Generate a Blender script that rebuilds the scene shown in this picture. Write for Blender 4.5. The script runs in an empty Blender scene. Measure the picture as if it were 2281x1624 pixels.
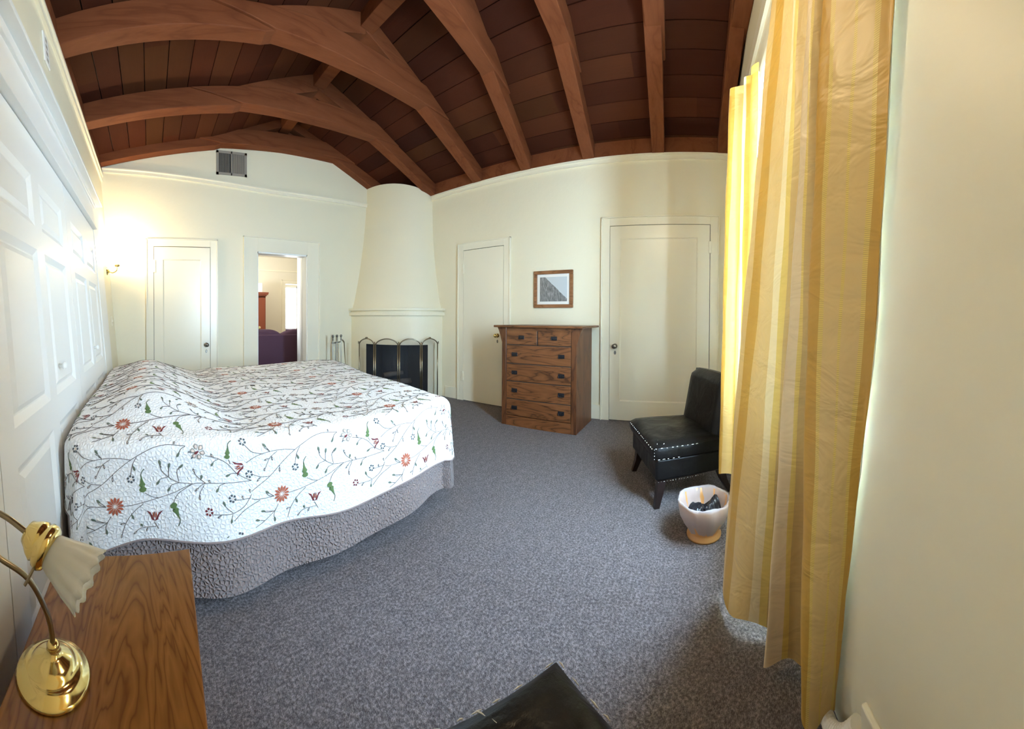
import bpy, math, random
import numpy as np
from mathutils import Vector, Matrix
random.seed(7); rng = np.random.default_rng(7)
PI = math.pi
scn = bpy.context.scene; C = scn.collection

# ------------------------------------------------------------------ camera, world, lights, exposure
F_PX = 767.556; U0 = 651.268; V0 = 714.894; AZ = 0.41348; CAM_H = 1.15
cd = bpy.data.cameras.new('camera'); cam = bpy.data.objects.new('camera', cd); C.objects.link(cam); scn.camera = cam
cd.type = 'PANO'; cd.panorama_type = 'CENTRAL_CYLINDRICAL'
cd.central_cylindrical_range_u_min = (0 - U0) / F_PX
cd.central_cylindrical_range_u_max = (2281 - U0) / F_PX
cd.central_cylindrical_range_v_min = -(1624 - V0) / F_PX
cd.central_cylindrical_range_v_max = V0 / F_PX
cd.central_cylindrical_radius = 1.0
cd.clip_start = 0.01
cam.location = (0, 0, CAM_H)
cam.rotation_euler = (PI / 2 - 0.009, 0, -AZ)

scn.view_settings.view_transform = 'Standard'; scn.view_settings.look = 'None'
scn.view_settings.gamma = 1.0; scn.view_settings.use_curve_mapping = False
scn.view_settings.exposure = 1.34
scn.cycles.use_denoising = True
scn.cycles.max_bounces = 14; scn.cycles.diffuse_bounces = 9; scn.cycles.transmission_bounces = 8
scn.cycles.transparent_max_bounces = 24; scn.cycles.sample_clamp_indirect = 8.0
scn.cycles.caustics_reflective = False; scn.cycles.caustics_refractive = False

w = bpy.data.worlds.new('world'); scn.world = w; w.use_nodes = True
bg = w.node_tree.nodes['Background']; bg.inputs[0].default_value = (0.72, 0.86, 1.0, 1); bg.inputs[1].default_value = 3.0

def area(name, loc, rot, sx, sy, power, col):
    l = bpy.data.lights.new(name, 'AREA'); l.shape = 'RECTANGLE'; l.size = sx; l.size_y = sy; l.energy = power; l.color = col
    o = bpy.data.objects.new(name, l); C.objects.link(o); o.location = loc; o.rotation_euler = rot; return o
# daylight just outside the bedroom window (pointing into the room, +y)
area('window_daylight', (1.60, -0.95, 1.60), (PI / 2, 0, 0), 2.0, 1.9, 760, (0.50, 0.75, 1.0))
# daylight of the far room's window
area('far_window_daylight', (4.9, 10.9, 1.5), (-PI / 2, 0, 0), 1.8, 1.6, 60, (0.93, 0.96, 1.0))

# ------------------------------------------------------------------ helpers
def mat(name, col=(.8, .8, .8), rough=.6, metal=0., spec=.5, **k):
    m = bpy.data.materials.new(name); m.use_nodes = True
    b = m.node_tree.nodes['Principled BSDF']
    b.inputs['Base Color'].default_value = (*col, 1); b.inputs['Roughness'].default_value = rough
    b.inputs['Metallic'].default_value = metal; b.inputs['Specular IOR Level'].default_value = spec
    for a, v in k.items(): b.inputs[a.replace('_', ' ')].default_value = v
    return m
class N:
    """tiny node helper"""
    def __init__(s, m): s.m = m; s.t = m.node_tree; s.b = s.t.nodes['Principled BSDF']
    def n(s, typ, ins=None, **props):
        x = s.t.nodes.new(typ)
        for a, v in props.items(): setattr(x, a, v)
        for a, v in (ins or {}).items():
            if isinstance(v, bpy.types.NodeSocket): s.t.links.new(v, x.inputs[a])
            else: x.inputs[a].default_value = v
        return x
    def link(s, a, b): s.t.links.new(a, b)
    def ramp(s, fac, stops, interp='LINEAR'):
        r = s.n('ShaderNodeValToRGB', {0: fac}); r.color_ramp.interpolation = interp
        e = r.color_ramp.elements
        while len(e) < len(stops): e.new(0.5)
        for i, (p, c) in enumerate(stops): e[i].position = p; e[i].color = (*c, 1)
        return r.outputs[0]
    def coord(s, kind='Object'): return s.n('ShaderNodeTexCoord').outputs[kind]
    def mapping(s, v, scale=(1, 1, 1), loc=(0, 0, 0), rot=(0, 0, 0)):
        return s.n('ShaderNodeMapping', {0: v, 1: loc, 2: rot, 3: scale}).outputs[0]
    def noise(s, v, scale, detail=3, rough=.5, dist=0):
        return s.n('ShaderNodeTexNoise', {'Vector': v, 'Scale': scale, 'Detail': detail, 'Roughness': rough, 'Distortion': dist})
    def bump(s, h, strength=.3, dist=.01):
        x = s.n('ShaderNodeBump', {'Height': h, 'Strength': strength, 'Distance': dist}); s.link(x.outputs[0], s.b.inputs['Normal']); return x
    def math(s, op, a, b=0., c=0.):
        x = s.n('ShaderNodeMath', operation=op)
        for i, v in enumerate((a, b, c)):
            if isinstance(v, bpy.types.NodeSocket): s.link(v, x.inputs[i])
            else: x.inputs[i].default_value = v
        return x.outputs[0]
    def mix(s, f, a, b):
        x = s.n('ShaderNodeMix', data_type='RGBA')
        for i, v in ((0, f), (6, a), (7, b)):
            if isinstance(v, bpy.types.NodeSocket): s.link(v, x.inputs[i])
            else: x.inputs[i].default_value = (*v, 1) if isinstance(v, tuple) else v
        return x.outputs[2]
    def col(s, v): s.link(v, s.b.inputs['Base Color'])

class MB:
    def __init__(s): s.v = []; s.f = []; s.m = []; s.uv = {}
    def add(s, vs, fs, mi=0):
        o = len(s.v); s.v += [tuple(map(float, p)) for p in vs]; s.f += [tuple(i + o for i in f) for f in fs]; s.m += [mi] * len(fs)
    def box(s, a, b, mi=0, bev=0.):
        x0, y0, z0 = (min(a[i], b[i]) for i in range(3)); x1, y1, z1 = (max(a[i], b[i]) for i in range(3))
        if bev <= 0:
            vs = [(x, y, z) for z in (z0, z1) for y in (y0, y1) for x in (x0, x1)]
            s.add(vs, [(0, 2, 3, 1), (4, 5, 7, 6), (0, 1, 5, 4), (2, 6, 7, 3), (0, 4, 6, 2), (1, 3, 7, 5)], mi); return
        # chamfered box
        e = min(bev, (x1 - x0) / 2.01, (y1 - y0) / 2.01, (z1 - z0) / 2.01)
        o = len(s.v); idx = {}; vs = []
        for sx in (0, 1):
            for sy in (0, 1):
                for sz in (0, 1):
                    c = ((x0, x1)[sx], (y0, y1)[sy], (z0, z1)[sz]); d = ((e, -e)[sx], (e, -e)[sy], (e, -e)[sz])
                    for ax in range(3):
                        p = [c[i] + (0 if i == ax else d[i]) for i in range(3)]
                        idx[(sx, sy, sz, ax)] = len(vs); vs.append(p)
        fs = []
        def k(sx, sy, sz, ax): return idx[(sx, sy, sz, ax)]
        for ax in range(3):
            for sd in (0, 1):
                q = []
                for (a_, b_) in ((0, 0), (1, 0), (1, 1), (0, 1)):
                    t = [0, 0, 0]; t[ax] = sd; t[(ax + 1) % 3] = a_; t[(ax + 2) % 3] = b_; q.append(k(*t, ax))
                fs.append(tuple(q if sd else q[::-1]))
        for ax in range(3):   # edges along ax
            b1, b2 = (ax + 1) % 3, (ax + 2) % 3
            for a_ in (0, 1):
                for b_ in (0, 1):
                    t0 = [0, 0, 0]; t0[b1] = a_; t0[b2] = b_; t1 = list(t0); t1[ax] = 1
                    q = [k(*t0, b1), k(*t0, b2), k(*t1, b2), k(*t1, b1)]
                    fs.append(tuple(q if a_ == b_ else q[::-1]))
        for sx in (0, 1):
            for sy in (0, 1):
                for sz in (0, 1):
                    q = [k(sx, sy, sz, 0), k(sx, sy, sz, 1), k(sx, sy, sz, 2)]
                    fs.append(tuple(q if (sx + sy + sz) % 2 else q[::-1]))
        s.add(vs, fs, mi)
    def prism(s, poly, axis, a, b, mi=0):
        """poly: 2D points in the plane of the two other axes, extruded along axis a..b"""
        n = len(poly)
        def P(p, t):
            return {0: (t, p[0], p[1]), 1: (p[0], t, p[1]), 2: (p[0], p[1], t)}[axis]
        s.add([P(p, a) for p in poly] + [P(p, b) for p in poly],
              [tuple(range(n))[::-1], tuple(range(n, 2 * n))] + [(i, (i + 1) % n, n + (i + 1) % n, n + i) for i in range(n)], mi)
    def tube(s, pts, r, seg=10, mi=0, cap=True):
        pts = [Vector(p) for p in pts]; n = len(pts)
        rs = r if isinstance(r, (list, tuple)) else [r] * n
        T = [(pts[min(i + 1, n - 1)] - pts[max(i - 1, 0)]).normalized() for i in range(n)]
        up = Vector((0, 0, 1)) if abs(T[0].z) < .9 else Vector((1, 0, 0)); nrm = (up - T[0] * up.dot(T[0])).normalized()
        vs = []
        for i in range(n):
            nrm = (nrm - T[i] * nrm.dot(T[i])).normalized(); bi = T[i].cross(nrm)
            vs += [pts[i] + (nrm * math.cos(2 * PI * k / seg) + bi * math.sin(2 * PI * k / seg)) * rs[i] for k in range(seg)]
        fs = [(i * seg + k, i * seg + (k + 1) % seg, (i + 1) * seg + (k + 1) % seg, (i + 1) * seg + k) for i in range(n - 1) for k in range(seg)]
        if cap: fs += [tuple(range(seg))[::-1], tuple(range((n - 1) * seg, n * seg))]
        s.add(vs, fs, mi)
    def lathe(s, prof, origin=(0, 0, 0), axis=(0, 0, 1), seg=32, mi=0, wave=None):
        ax = Vector(axis).normalized(); q = Vector((0, 0, 1)).rotation_difference(ax); o = Vector(origin); vs = []; n = len(prof)
        for i, (r, h) in enumerate(prof):
            for k in range(seg):
                a = 2 * PI * k / seg; rr = max(r, 1e-5); hh = h
                if wave: rr, hh = wave(i, a, rr, hh)
                vs.append(o + q @ Vector((rr * math.cos(a), rr * math.sin(a), hh)))
        s.add(vs, [(i * seg + k, i * seg + (k + 1) % seg, (i + 1) * seg + (k + 1) % seg, (i + 1) * seg + k) for i in range(n - 1) for k in range(seg)], mi)
    def sphere(s, c, r, sc=(1, 1, 1), seg=16, mi=0):
        o = len(s.v); prof = [(r * math.sin(PI * i / 10), -r * math.cos(PI * i / 10)) for i in range(11)]
        s.lathe(prof, (0, 0, 0), (0, 0, 1), seg, mi)
        for i in range(o, len(s.v)):
            p = s.v[i]; s.v[i] = (c[0] + p[0] * sc[0], c[1] + p[1] * sc[1], c[2] + p[2] * sc[2])
    def grid(s, P, mi=0, close=False):
        """P[i][j] points"""
        n = len(P); m = len(P[0]); J = m if close else m - 1
        s.add([p for row in P for p in row], [(i * m + j, i * m + (j + 1) % m, (i + 1) * m + (j + 1) % m, (i + 1) * m + j) for i in range(n - 1) for j in range(J)], mi)
    def map(s, fn, start=0):
        for i in range(start, len(s.v)): s.v[i] = tuple(fn(*s.v[i]))
    def build(s, name, mats, parent=None, smooth=False, uv=None, bevel=0, solid=0, sub=0, auto=None):
        me = bpy.data.meshes.new(name); me.from_pydata(s.v, [], s.f); me.update()
        for m in (mats if isinstance(mats, (list, tuple)) else [mats]): me.materials.append(m)
        me.polygons.foreach_set('material_index', s.m)
        if smooth: me.polygons.foreach_set('use_smooth', [True] * len(s.f))
        if uv is not None:
            L = me.uv_layers.new(name='UVMap'); li = np.zeros(len(me.loops), dtype=np.int32); me.loops.foreach_get('vertex_index', li)
            L.data.foreach_set('uv', np.array(uv, dtype=np.float32)[li].ravel())
        o = bpy.data.objects.new(name, me); C.objects.link(o)
        if parent: o.parent = parent; o.matrix_parent_inverse = Matrix.Translation(-Vector(parent.location)) if parent.type == 'EMPTY' and not parent.parent else Matrix()
        if parent and parent.type == 'MESH': o.matrix_parent_inverse = Matrix()
        if solid: x = o.modifiers.new('solid', 'SOLIDIFY'); x.thickness = solid; x.offset = 0
        if bevel: x = o.modifiers.new('bevel', 'BEVEL'); x.width = bevel; x.segments = 2; x.limit_method = 'ANGLE'
        if sub: x = o.modifiers.new('sub', 'SUBSURF'); x.levels = sub; x.render_levels = sub
        return o
def thing(name, label, cat, loc=(0, 0, 0), group=None, kind=None):
    o = bpy.data.objects.new(name, None); C.objects.link(o); o.location = loc; o.empty_display_size = .1
    if kind: o['kind'] = kind
    if label: o['label'] = label
    if cat: o['category'] = cat
    if group: o['group'] = group
    return o
def tag(o, label, cat, group=None, kind=None):
    if label: o['label'] = label
    if cat: o['category'] = cat
    if group: o['group'] = group
    if kind: o['kind'] = kind
    return o
def struct(o, label=None, cat=None): return tag(o, label, cat, kind='structure')
def smoothpath(pts, k=6, closed=False):
    P = [np.array(p, float) for p in pts]; n = len(P); out = []
    for i in range(n - 1):
        p0, p1, p2, p3 = P[max(i - 1, 0)], P[i], P[i + 1], P[min(i + 2, n - 1)]
        for j in range(k):
            t = j / k
            out.append(.5 * ((2 * p1) + (-p0 + p2) * t + (2 * p0 - 5 * p1 + 4 * p2 - p3) * t * t + (-p0 + 3 * p1 - 3 * p2 + p3) * t ** 3))
    out.append(P[-1]); return out
def sstep(a, b, x):
    t = max(0., min(1., (x - a) / (b - a))); return t * t * (3 - 2 * t)

# ------------------------------------------------------------------ materials
def plaster(name, col, rough=.45, s=.25):
    m = mat(name, col, rough); n = N(m); co = n.coord()
    a = n.noise(co, 3.5, 4, .6); b = n.noise(co, 60, 2, .6)
    h = n.math('ADD', n.math('MULTIPLY', a.outputs[0], 1.0), n.math('MULTIPLY', b.outputs[0], .06))
    n.bump(h, s, .02)
    n.col(n.mix(n.math('MULTIPLY', a.outputs[0], .25), tuple(c * .97 for c in col), tuple(min(1, c * 1.02) for c in col)))
    return m
M = {}
M['wall'] = plaster('cream_plaster', (.84, .78, .60))
M['paint'] = mat('cream_gloss_paint', (.84, .79, .64), .28)
M['white'] = mat('white_gloss_paint', (.83, .83, .81), .38)
M['livwall'] = plaster('living_room_plaster', (.78, .73, .60))
M['dark'] = mat('dark_gap', (.05, .045, .04), .8)
M['brass'] = mat('polished_brass', (.83, .66, .28), .14, 1.0)
M['chrome'] = mat('aged_nickel', (.24, .23, .21), .32, 1.0)
M['iron'] = mat('black_iron', (.03, .03, .035), .45, .6)
M['antique'] = mat('antique_brass', (.33, .28, .20), .3, 1.0)
M['vent'] = mat('vent_paint_grey', (.30, .27, .23), .5)
M['ventdark'] = mat('vent_dark', (.03, .028, .026), .7)

def wood(name, c1, c2, c3, axis=0, scale=1., rough=.35, ring=9., dist=.6, spec=.4):
    m = mat(name, c2, rough, spec=spec); n = N(m); co = n.coord()
    sc = [6, 6, 6]; sc[axis] = .9
    mp = n.mapping(co, tuple(x * scale for x in sc))
    d = n.noise(mp, 1.1, 3, .5, dist)
    wv = n.math('FRACT', n.math('MULTIPLY', d.outputs[0], ring))
    line = n.math('ABSOLUTE', n.math('SUBTRACT', wv, .5))
    sc2 = [90, 90, 90]; sc2[axis] = 4
    fine = n.noise(n.mapping(co, tuple(sc2)), 1.0, 3, .6)
    base = n.ramp(line, [(0.0, c1), (.12, c2), (.5, c3)])
    fin = n.mix(n.math('MULTIPLY', fine.outputs[0], .55), base, tuple(x * .55 for x in c2))
    n.col(fin); n.bump(fine.outputs[0], .15, .003)
    return m
M['oak'] = wood('red_oak', (.05, .017, .007), (.175, .064, .021), (.25, .098, .035), 1, 1.3, .38, 8)
M['oakv'] = wood('red_oak_upright', (.05, .016, .007), (.13, .045, .015), (.175, .066, .024), 2, 1.3, .38, 6)
M['nstand'] = wood('walnut_laminate', (.13, .045, .012), (.21, .085, .021), (.28, .12, .032), 1, .75, .22, 11, 2.6)
M['frame'] = wood('picture_frame_wood', (.16, .06, .025), (.27, .11, .04), (.36, .16, .07), 1, 2., .4, 5)
M['beam'] = wood('stained_beam', (.15, .042, .016), (.185, .056, .021), (.21, .066, .026), 0, .8, .65, 4, spec=.12)
M['cherry'] = mat('cherry_wood', (.22, .055, .025), .35)

def boards():
    m = mat('ceiling_boards', (.2, .08, .04), .75, spec=.08); n = N(m); uv = n.coord('UV')
    sp = n.n('ShaderNodeSeparateXYZ', {0: uv})
    idx = n.math('FLOOR', sp.outputs[0]); seg = n.math('FLOOR', n.math('ADD', n.math('MULTIPLY', sp.outputs[1], .45), n.math('MULTIPLY', idx, .37)))
    cmb = n.n('ShaderNodeCombineXYZ', {0: idx, 1: seg}); wn = n.n('ShaderNodeTexWhiteNoise', {0: cmb.outputs[0]})
    base = n.ramp(wn.outputs[0], [(0, (.036, .010, .006)), (.3, (.082, .021, .009)), (.55, (.064, .017, .008)), (.8, (.080, .028, .010)), (1, (.10, .028, .012))])
    g = n.noise(n.mapping(uv, (14, 1.2, 1)), 1.5, 4, .6)
    n.col(n.mix(n.math('MULTIPLY', g.outputs[0], .4), base, (.03, .010, .006))); n.bump(g.outputs[0], .2, .004)
    return m
M['boards'] = boards()

def carpet():
    m = mat('mauve_grey_carpet', (.3, .28, .3), .95, spec=.1); n = N(m); co = n.coord()
    a = n.noise(co, 95, 3, .75); b = n.noise(co, 22, 3, .6); c = n.noise(co, 1.3, 2, .5); d = n.noise(co, 260, 2, .6)
    f = n.math('ADD', n.math('MULTIPLY', a.outputs[0], .82), n.math('MULTIPLY', b.outputs[0], .18))
    base = n.ramp(f, [(.38, (.055, .045, .048)), (.5, (.155, .13, .137)), (.62, (.33, .285, .29))])
    n.col(n.mix(n.math('MULTIPLY', c.outputs[0], .35), base, (.16, .135, .13)))
    n.bump(n.math('ADD', a.outputs[0], n.math('MULTIPLY', d.outputs[0], .5)), .9, .012)
    n.b.inputs['Sheen Weight'].default_value = .15
    return m
M['carpet'] = carpet()

def quilt(name, col, s):
    m = mat(name, col, .85, spec=.2); n = N(m); uv = n.coord('UV')
    nz = n.noise(uv, 14, 2, .5); wp = n.mix(.012, uv, nz.outputs[1])
    v = n.n('ShaderNodeTexVoronoi', {'Vector': wp, 'Scale': 66.}, feature='DISTANCE_TO_EDGE')
    l = n.ramp(v.outputs[0], [(0, (0, 0, 0)), (.28, (1, 1, 1))])
    fine = n.noise(uv, 500, 1, .5)
    h = n.math('ADD', l, n.math('MULTIPLY', fine.outputs[0], .12))
    n.bump(h, s, .006)
    n.col(n.mix(l, tuple(c * .93 for c in col), col))
    n.b.inputs['Sheen Weight'].default_value = .2
    return m
M['quilt'] = quilt('white_quilting', (.88, .87, .87), .45)
M['taupe'] = quilt('taupe_quilting', (.27, .21, .20), .9)
def lining():
    m = mat('white_curtain_lining', (.82, .82, .80), .8); n = N(m)
    tr = n.n('ShaderNodeBsdfTranslucent', {0: (.85, .85, .82, 1)}); mx = n.n('ShaderNodeMixShader', {0: .3, 1: n.b.outputs[0], 2: tr.outputs[0]})
    out = [x for x in n.t.nodes if x.type == 'OUTPUT_MATERIAL'][0]; n.link(mx.outputs[0], out.inputs[0]); return m
M['lining'] = lining()
M['mattress'] = mat('mattress_ticking', (.75, .75, .73), .8)
THR = {k: mat('thread_' + k, c, .7, spec=.3) for k, c in dict(stem=(.13, .11, .10), leaf=(.13, .16, .12), green=(.12, .19, .07), rust=(.42, .11, .06), maroon=(.17, .03, .035), grey=(.32, .29, .26), slate=(.10, .11, .12), pale=(.75, .60, .52)).items()}

def leather(name='black_leather'):
    m = mat(name, (.006, .005, .005), .35, spec=.25); n = N(m); co = n.coord()
    a = n.noise(co, 180, 3, .6); b = n.noise(co, 6, 3, .6, .5)
    n.bump(n.math('ADD', n.math('MULTIPLY', b.outputs[0], 1.), n.math('MULTIPLY', a.outputs[0], .08)), .45, .02)
    n.link(n.ramp(b.outputs[0], [(.35, (.30, .30, .30)), (.7, (.50, .50, .50))]), n.b.inputs['Roughness'])
    return m
M['leather'] = leather()
M['scuff'] = mat('scuffed_leather_white', (.62, .60, .57), .7)
M['leg'] = mat('espresso_wood', (.02, .012, .011), .3)

def curtain_mat(name, trans, stripes, period):
    """stripes: (start in metres of cloth width, colour key); 'tick' is a woven ladder edge"""
    m = mat(name, (.7, .5, .2), .45, spec=.4); n = N(m); uv = n.coord('UV')
    sp = n.n('ShaderNodeSeparateXYZ', {0: uv}); u = n.math('FRACT', n.math('DIVIDE', sp.outputs[0], period))
    K = dict(gold=(.60, .35, .07), beige=(.71, .50, .21), pale=(.80, .65, .38), rose=(.74, .57, .35), tan=(.56, .38, .15), tick=(.80, .60, .17))
    base = n.ramp(u, [(p / period, K[k]) for p, k in stripes], 'CONSTANT')
    tick = n.math('FRACT', n.math('MULTIPLY', sp.outputs[1], 210.)); tk = n.math('GREATER_THAN', tick, .55)
    band = n.ramp(u, [(p / period, (1, 1, 1) if k == 'tick' else (0, 0, 0)) for p, k in stripes], 'CONSTANT')
    base2 = n.mix(n.math('MULTIPLY', n.math('MULTIPLY', tk, band), .8), base, (.58, .40, .13))
    wr = n.noise(n.mapping(uv, (2.2, 4.5, 1), rot=(0, 0, .45)), 2.0, 3, .55, 1.1); fn = n.noise(n.mapping(uv, (30, 700, 1)), 1, 2)
    n.bump(n.math('ADD', wr.outputs[0], n.math('MULTIPLY', fn.outputs[0], .012)), .36, .035)
    n.col(base2)
    tr = n.n('ShaderNodeBsdfTranslucent', {0: base2}); mx = n.n('ShaderNodeMixShader', {0: trans, 1: n.b.outputs[0], 2: tr.outputs[0]})
    out = [x for x in n.t.nodes if x.type == 'OUTPUT_MATERIAL'][0]; n.link(mx.outputs[0], out.inputs[0])
    return m
M['curtain'] = curtain_mat('striped_gold_taffeta', .018, [(0, 'beige'), (.172, 'gold'), (.222, 'beige'), (.40, 'pale'), (.45, 'tick'), (.48, 'tan'), (.655, 'rose'), (.722, 'tick'), (.736, 'tan'), (.855, 'gold'), (.931, 'tick'), (.948, 'beige'), (1.004, 'tick'), (1.011, 'beige'), (1.062, 'tick'), (1.074, 'gold')], 1.13)
M['curtain2'] = curtain_mat('striped_gold_taffeta_panel', .12, [(0, 'gold'), (.09, 'beige'), (.135, 'tick'), (.145, 'pale'), (.20, 'gold'), (.24, 'beige'), (.30, 'tick'), (.31, 'pale'), (.40, 'gold')], .5)
def glassy(name, col, tr, rough=.4):
    m = mat(name, col, rough); n = N(m)
    t = n.n('ShaderNodeBsdfTransparent', {0: (1, 1, 1, 1)}); mx = n.n('ShaderNodeMixShader', {0: tr, 1: n.b.outputs[0], 2: t.outputs[0]})
    out = [x for x in n.t.nodes if x.type == 'OUTPUT_MATERIAL'][0]; n.link(mx.outputs[0], out.inputs[0]); return m
M['mesh'] = glassy('fine_wire_mesh', (.05, .05, .055), .80, .5)
M['glass'] = glassy('window_glass', (.9, .95, .95), .92, .02)
def frosted():
    m = mat('frosted_glass', (.74, .75, .73), .35, Transmission_Weight=0.); n = N(m)
    t = n.n('ShaderNodeBsdfTranslucent', {0: (.9, .9, .87, 1)}); mx = n.n('ShaderNodeMixShader', {0: .45, 1: n.b.outputs[0], 2: t.outputs[0]})
    out = [x for x in n.t.nodes if x.type == 'OUTPUT_MATERIAL'][0]; n.link(mx.outputs[0], out.inputs[0]); return m
M['frost'] = frosted()
M['bagw'] = glassy('clear_bin_liner', (.62, .56, .58), .45, .3)
M['terra'] = mat('amber_plastic', (.55, .27, .09), .35)
M['blackbag'] = mat('black_plastic_bag', (.02, .02, .025), .25)
M['purple'] = mat('plum_upholstery', (.085, .045, .075), .9, spec=.15)
M['soot'] = mat('sooty_firebrick', (.025, .024, .028), .85)
M['mat'] = mat('picture_mount', (.80, .78, .74), .8)
M['brick'] = mat('ash_grey_logs', (.12, .10, .09), .9)
def emis(name, col, s):
    m = mat(name, col, .5); b = m.node_tree.nodes['Principled BSDF']; b.inputs['Emission Color'].default_value = (*col, 1); b.inputs['Emission Strength'].default_value = s; return m
M['bulb'] = emis('glowing_bulb', (1, .86, .60), 30)

# ------------------------------------------------------------------ room shell
XB, YA, YW, ZR = 3.825, 4.47, -.42, 2.99
def WL(z): return -.365 - .09 * z            # left wall tilted outwards going up to fit the panorama's leaning verticals
def LW(n, y, z): return (WL(z) + n, y, z)
XLm = -.80
b = MB(); b.box((-1.2, -.60, -.05), (6.4, 11, 0)); struct(b.build('floor', M['carpet']), 'mauve grey speckled carpet floor', 'floor')

# left wall (tilted to fit the panorama), full length
b = MB()
b.add([LW(0, -.60, 0), LW(0, 4.6, 0), LW(0, 4.6, 3.35), LW(0, -.60, 3.35), (XLm - .1, -.60, 0), (XLm - .1, 4.6, 0), (XLm - .1, 4.6, 3.35), (XLm - .1, -.60, 3.35)],
      [(0, 1, 2, 3), (7, 6, 5, 4), (0, 4, 5, 1), (3, 2, 6, 7), (0, 3, 7, 4), (1, 5, 6, 2)])
struct(b.build('wall_left', M['wall']), 'cream plaster wall behind the head of the bed', 'wall')
# back wall with doorway 1.43..2.20 x 2.05
b = MB(); OX0, OX1, OZ = 1.43, 2.20, 2.05
for x0, x1, z0, z1 in ((-.9, OX0, 0, 4.4), (OX1, 4.0, 0, 4.4), (OX0, OX1, OZ, 4.4)): b.box((x0, YA, z0), (x1, YA + .12, z1))
struct(b.build('wall_back', M['wall']), 'cream plaster gable wall with the two white doorways', 'wall')
b = MB(); b.box((XB, -.60, 0), (XB + .15, 4.6, 3.25)); struct(b.build('wall_right', M['wall']), 'cream plaster wall behind the dresser', 'wall')
# window wall with opening
WX0, WX1, WZ0, WZ1 = .98, 2.03, .72, 2.44
b = MB()
for x0, x1, z0, z1 in ((-.9, WX0, 0, 4.4), (WX1, 4.0, 0, 4.4), (WX0, WX1, 0, WZ0), (WX0, WX1, WZ1, 4.4)): b.box((x0, YW - .18, z0), (x1, YW, z1))
struct(b.build('wall_front', M['wall']), 'cream plaster window wall beside the gold curtains', 'wall')

# ceiling: two slopes of boards running along y
def roof_l(x):   # top of left rafters / underside of boards
    return 3.22 + .16 * (x + .62) if x < .85 else 3.4552 + .42 * (x - .85)
def roof_r(x): return 3.15 + .36 * (XB - x)
RX = 1.80   # ridge
b = MB(); uv = []
def slope(xs, fn, sgn):
    global uv
    acc = 0.
    for i in range(len(xs) - 1):
        x0, x1 = xs[i], xs[i + 1]; g = .004
        p0, p1 = Vector((x0, 0, fn(x0))), Vector((x1, 0, fn(x1))); d = (p1 - p0).normalized(); p0 = p0 + d * g; p1 = p1 - d * g
        nrm = Vector((-d.z, 0, d.x));  nrm = nrm if nrm.z > 0 else -nrm
        off = random.uniform(0, .004)
        a0, a1 = p0 + nrm * off, p1 + nrm * off
        vs = []
        for y in (-.62, 4.62):
            vs += [(a0.x, y, a0.z), (a1.x, y, a1.z), (a1.x + nrm.x * .03, y, a1.z + nrm.z * .03), (a0.x + nrm.x * .03, y, a0.z + nrm.z * .03)]
        b.add(vs, [(0, 1, 5, 4), (1, 2, 6, 5), (2, 3, 7, 6), (3, 0, 4, 7), (0, 3, 2, 1), (4, 5, 6, 7)], 0)
        k = (i + (100 if sgn > 0 else 0))
        for y in (0, 5.2): uv += [(k + .02, y), (k + .98, y), (k + .98, y), (k + .02, y)]
slope([-.86 + .205 * i for i in range(14)][:13] + [RX], roof_l, -1)
slope([3.98 - .205 * i for i in range(11)] + [RX], roof_r, 1)
n0 = len(b.v)
b.add([(-.95, -.62, roof_l(-.95) + .035), (.85, -.62, roof_l(.85) + .035), (RX, -.62, roof_l(RX) + .05), (4.0, -.62, roof_r(4.0) + .035), (-.95, 4.62, roof_l(-.95) + .035), (.85, 4.62, roof_l(.85) + .035), (RX, 4.62, roof_l(RX) + .05), (4.0, 4.62, roof_r(4.0) + .035)],
      [(0, 1, 5, 4), (1, 2, 6, 5), (2, 3, 7, 6)], 1); uv += [(0, 0)] * 8
struct(b.build('ceiling', [M['boards'], M['dark']], uv=uv), 'pitched ceiling of dark red-brown boards', 'ceiling')

# roof trusses (near face line from left to right wall)
def truss(yl, yr, label, th=.14, collar=True, up=0.):
    t = thing('roof_truss', label, 'roof beam', (RX, (yl + yr) / 2, 3.0), 'exposed roof trusses')
    yf = lambda x: yl + (yr - yl) * (x + .62) / 4.445
    def plank(name, poly, d0, d1):
        q = MB(); q.prism(poly, 1, 0, 1)
        q.map(lambda x, y, z: (x, yf(x) + (d0 if y < .5 else d1), z + up * (1 - sstep(2.55, 3.6, x))))
        return q.build(name, M['beam'], t, bevel=.006)
    X0 = -.95
    dl = .19
    plank('rafter', [(X0, roof_l(X0) - dl), (.85, roof_l(.85) - dl), (RX, roof_l(RX) - dl), (RX, roof_l(RX)), (.85, roof_l(.85)), (X0, roof_l(X0))], 0, th)
    plank('rafter', [(RX, roof_r(RX) - .18), (XB + .02, 2.97), (XB + .02, roof_r(XB + .02)), (RX, roof_r(RX))], 0, th)
    if collar:
        # collar beam lapped on the near face of both rafters
        zb = lambda x: 3.30 + .06 * (x - .95)
        xa, xb = .93, 2.62
        plank('collar_beam', [(xa, zb(xa) - .005), (xb, zb(xb)), (3.03, roof_r(3.03) - .012), (2.62, zb(2.62) + .19), (1.3, 3.525), (.40, roof_l(.40) - .012)], -.022, th - .01)
    return t
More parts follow.
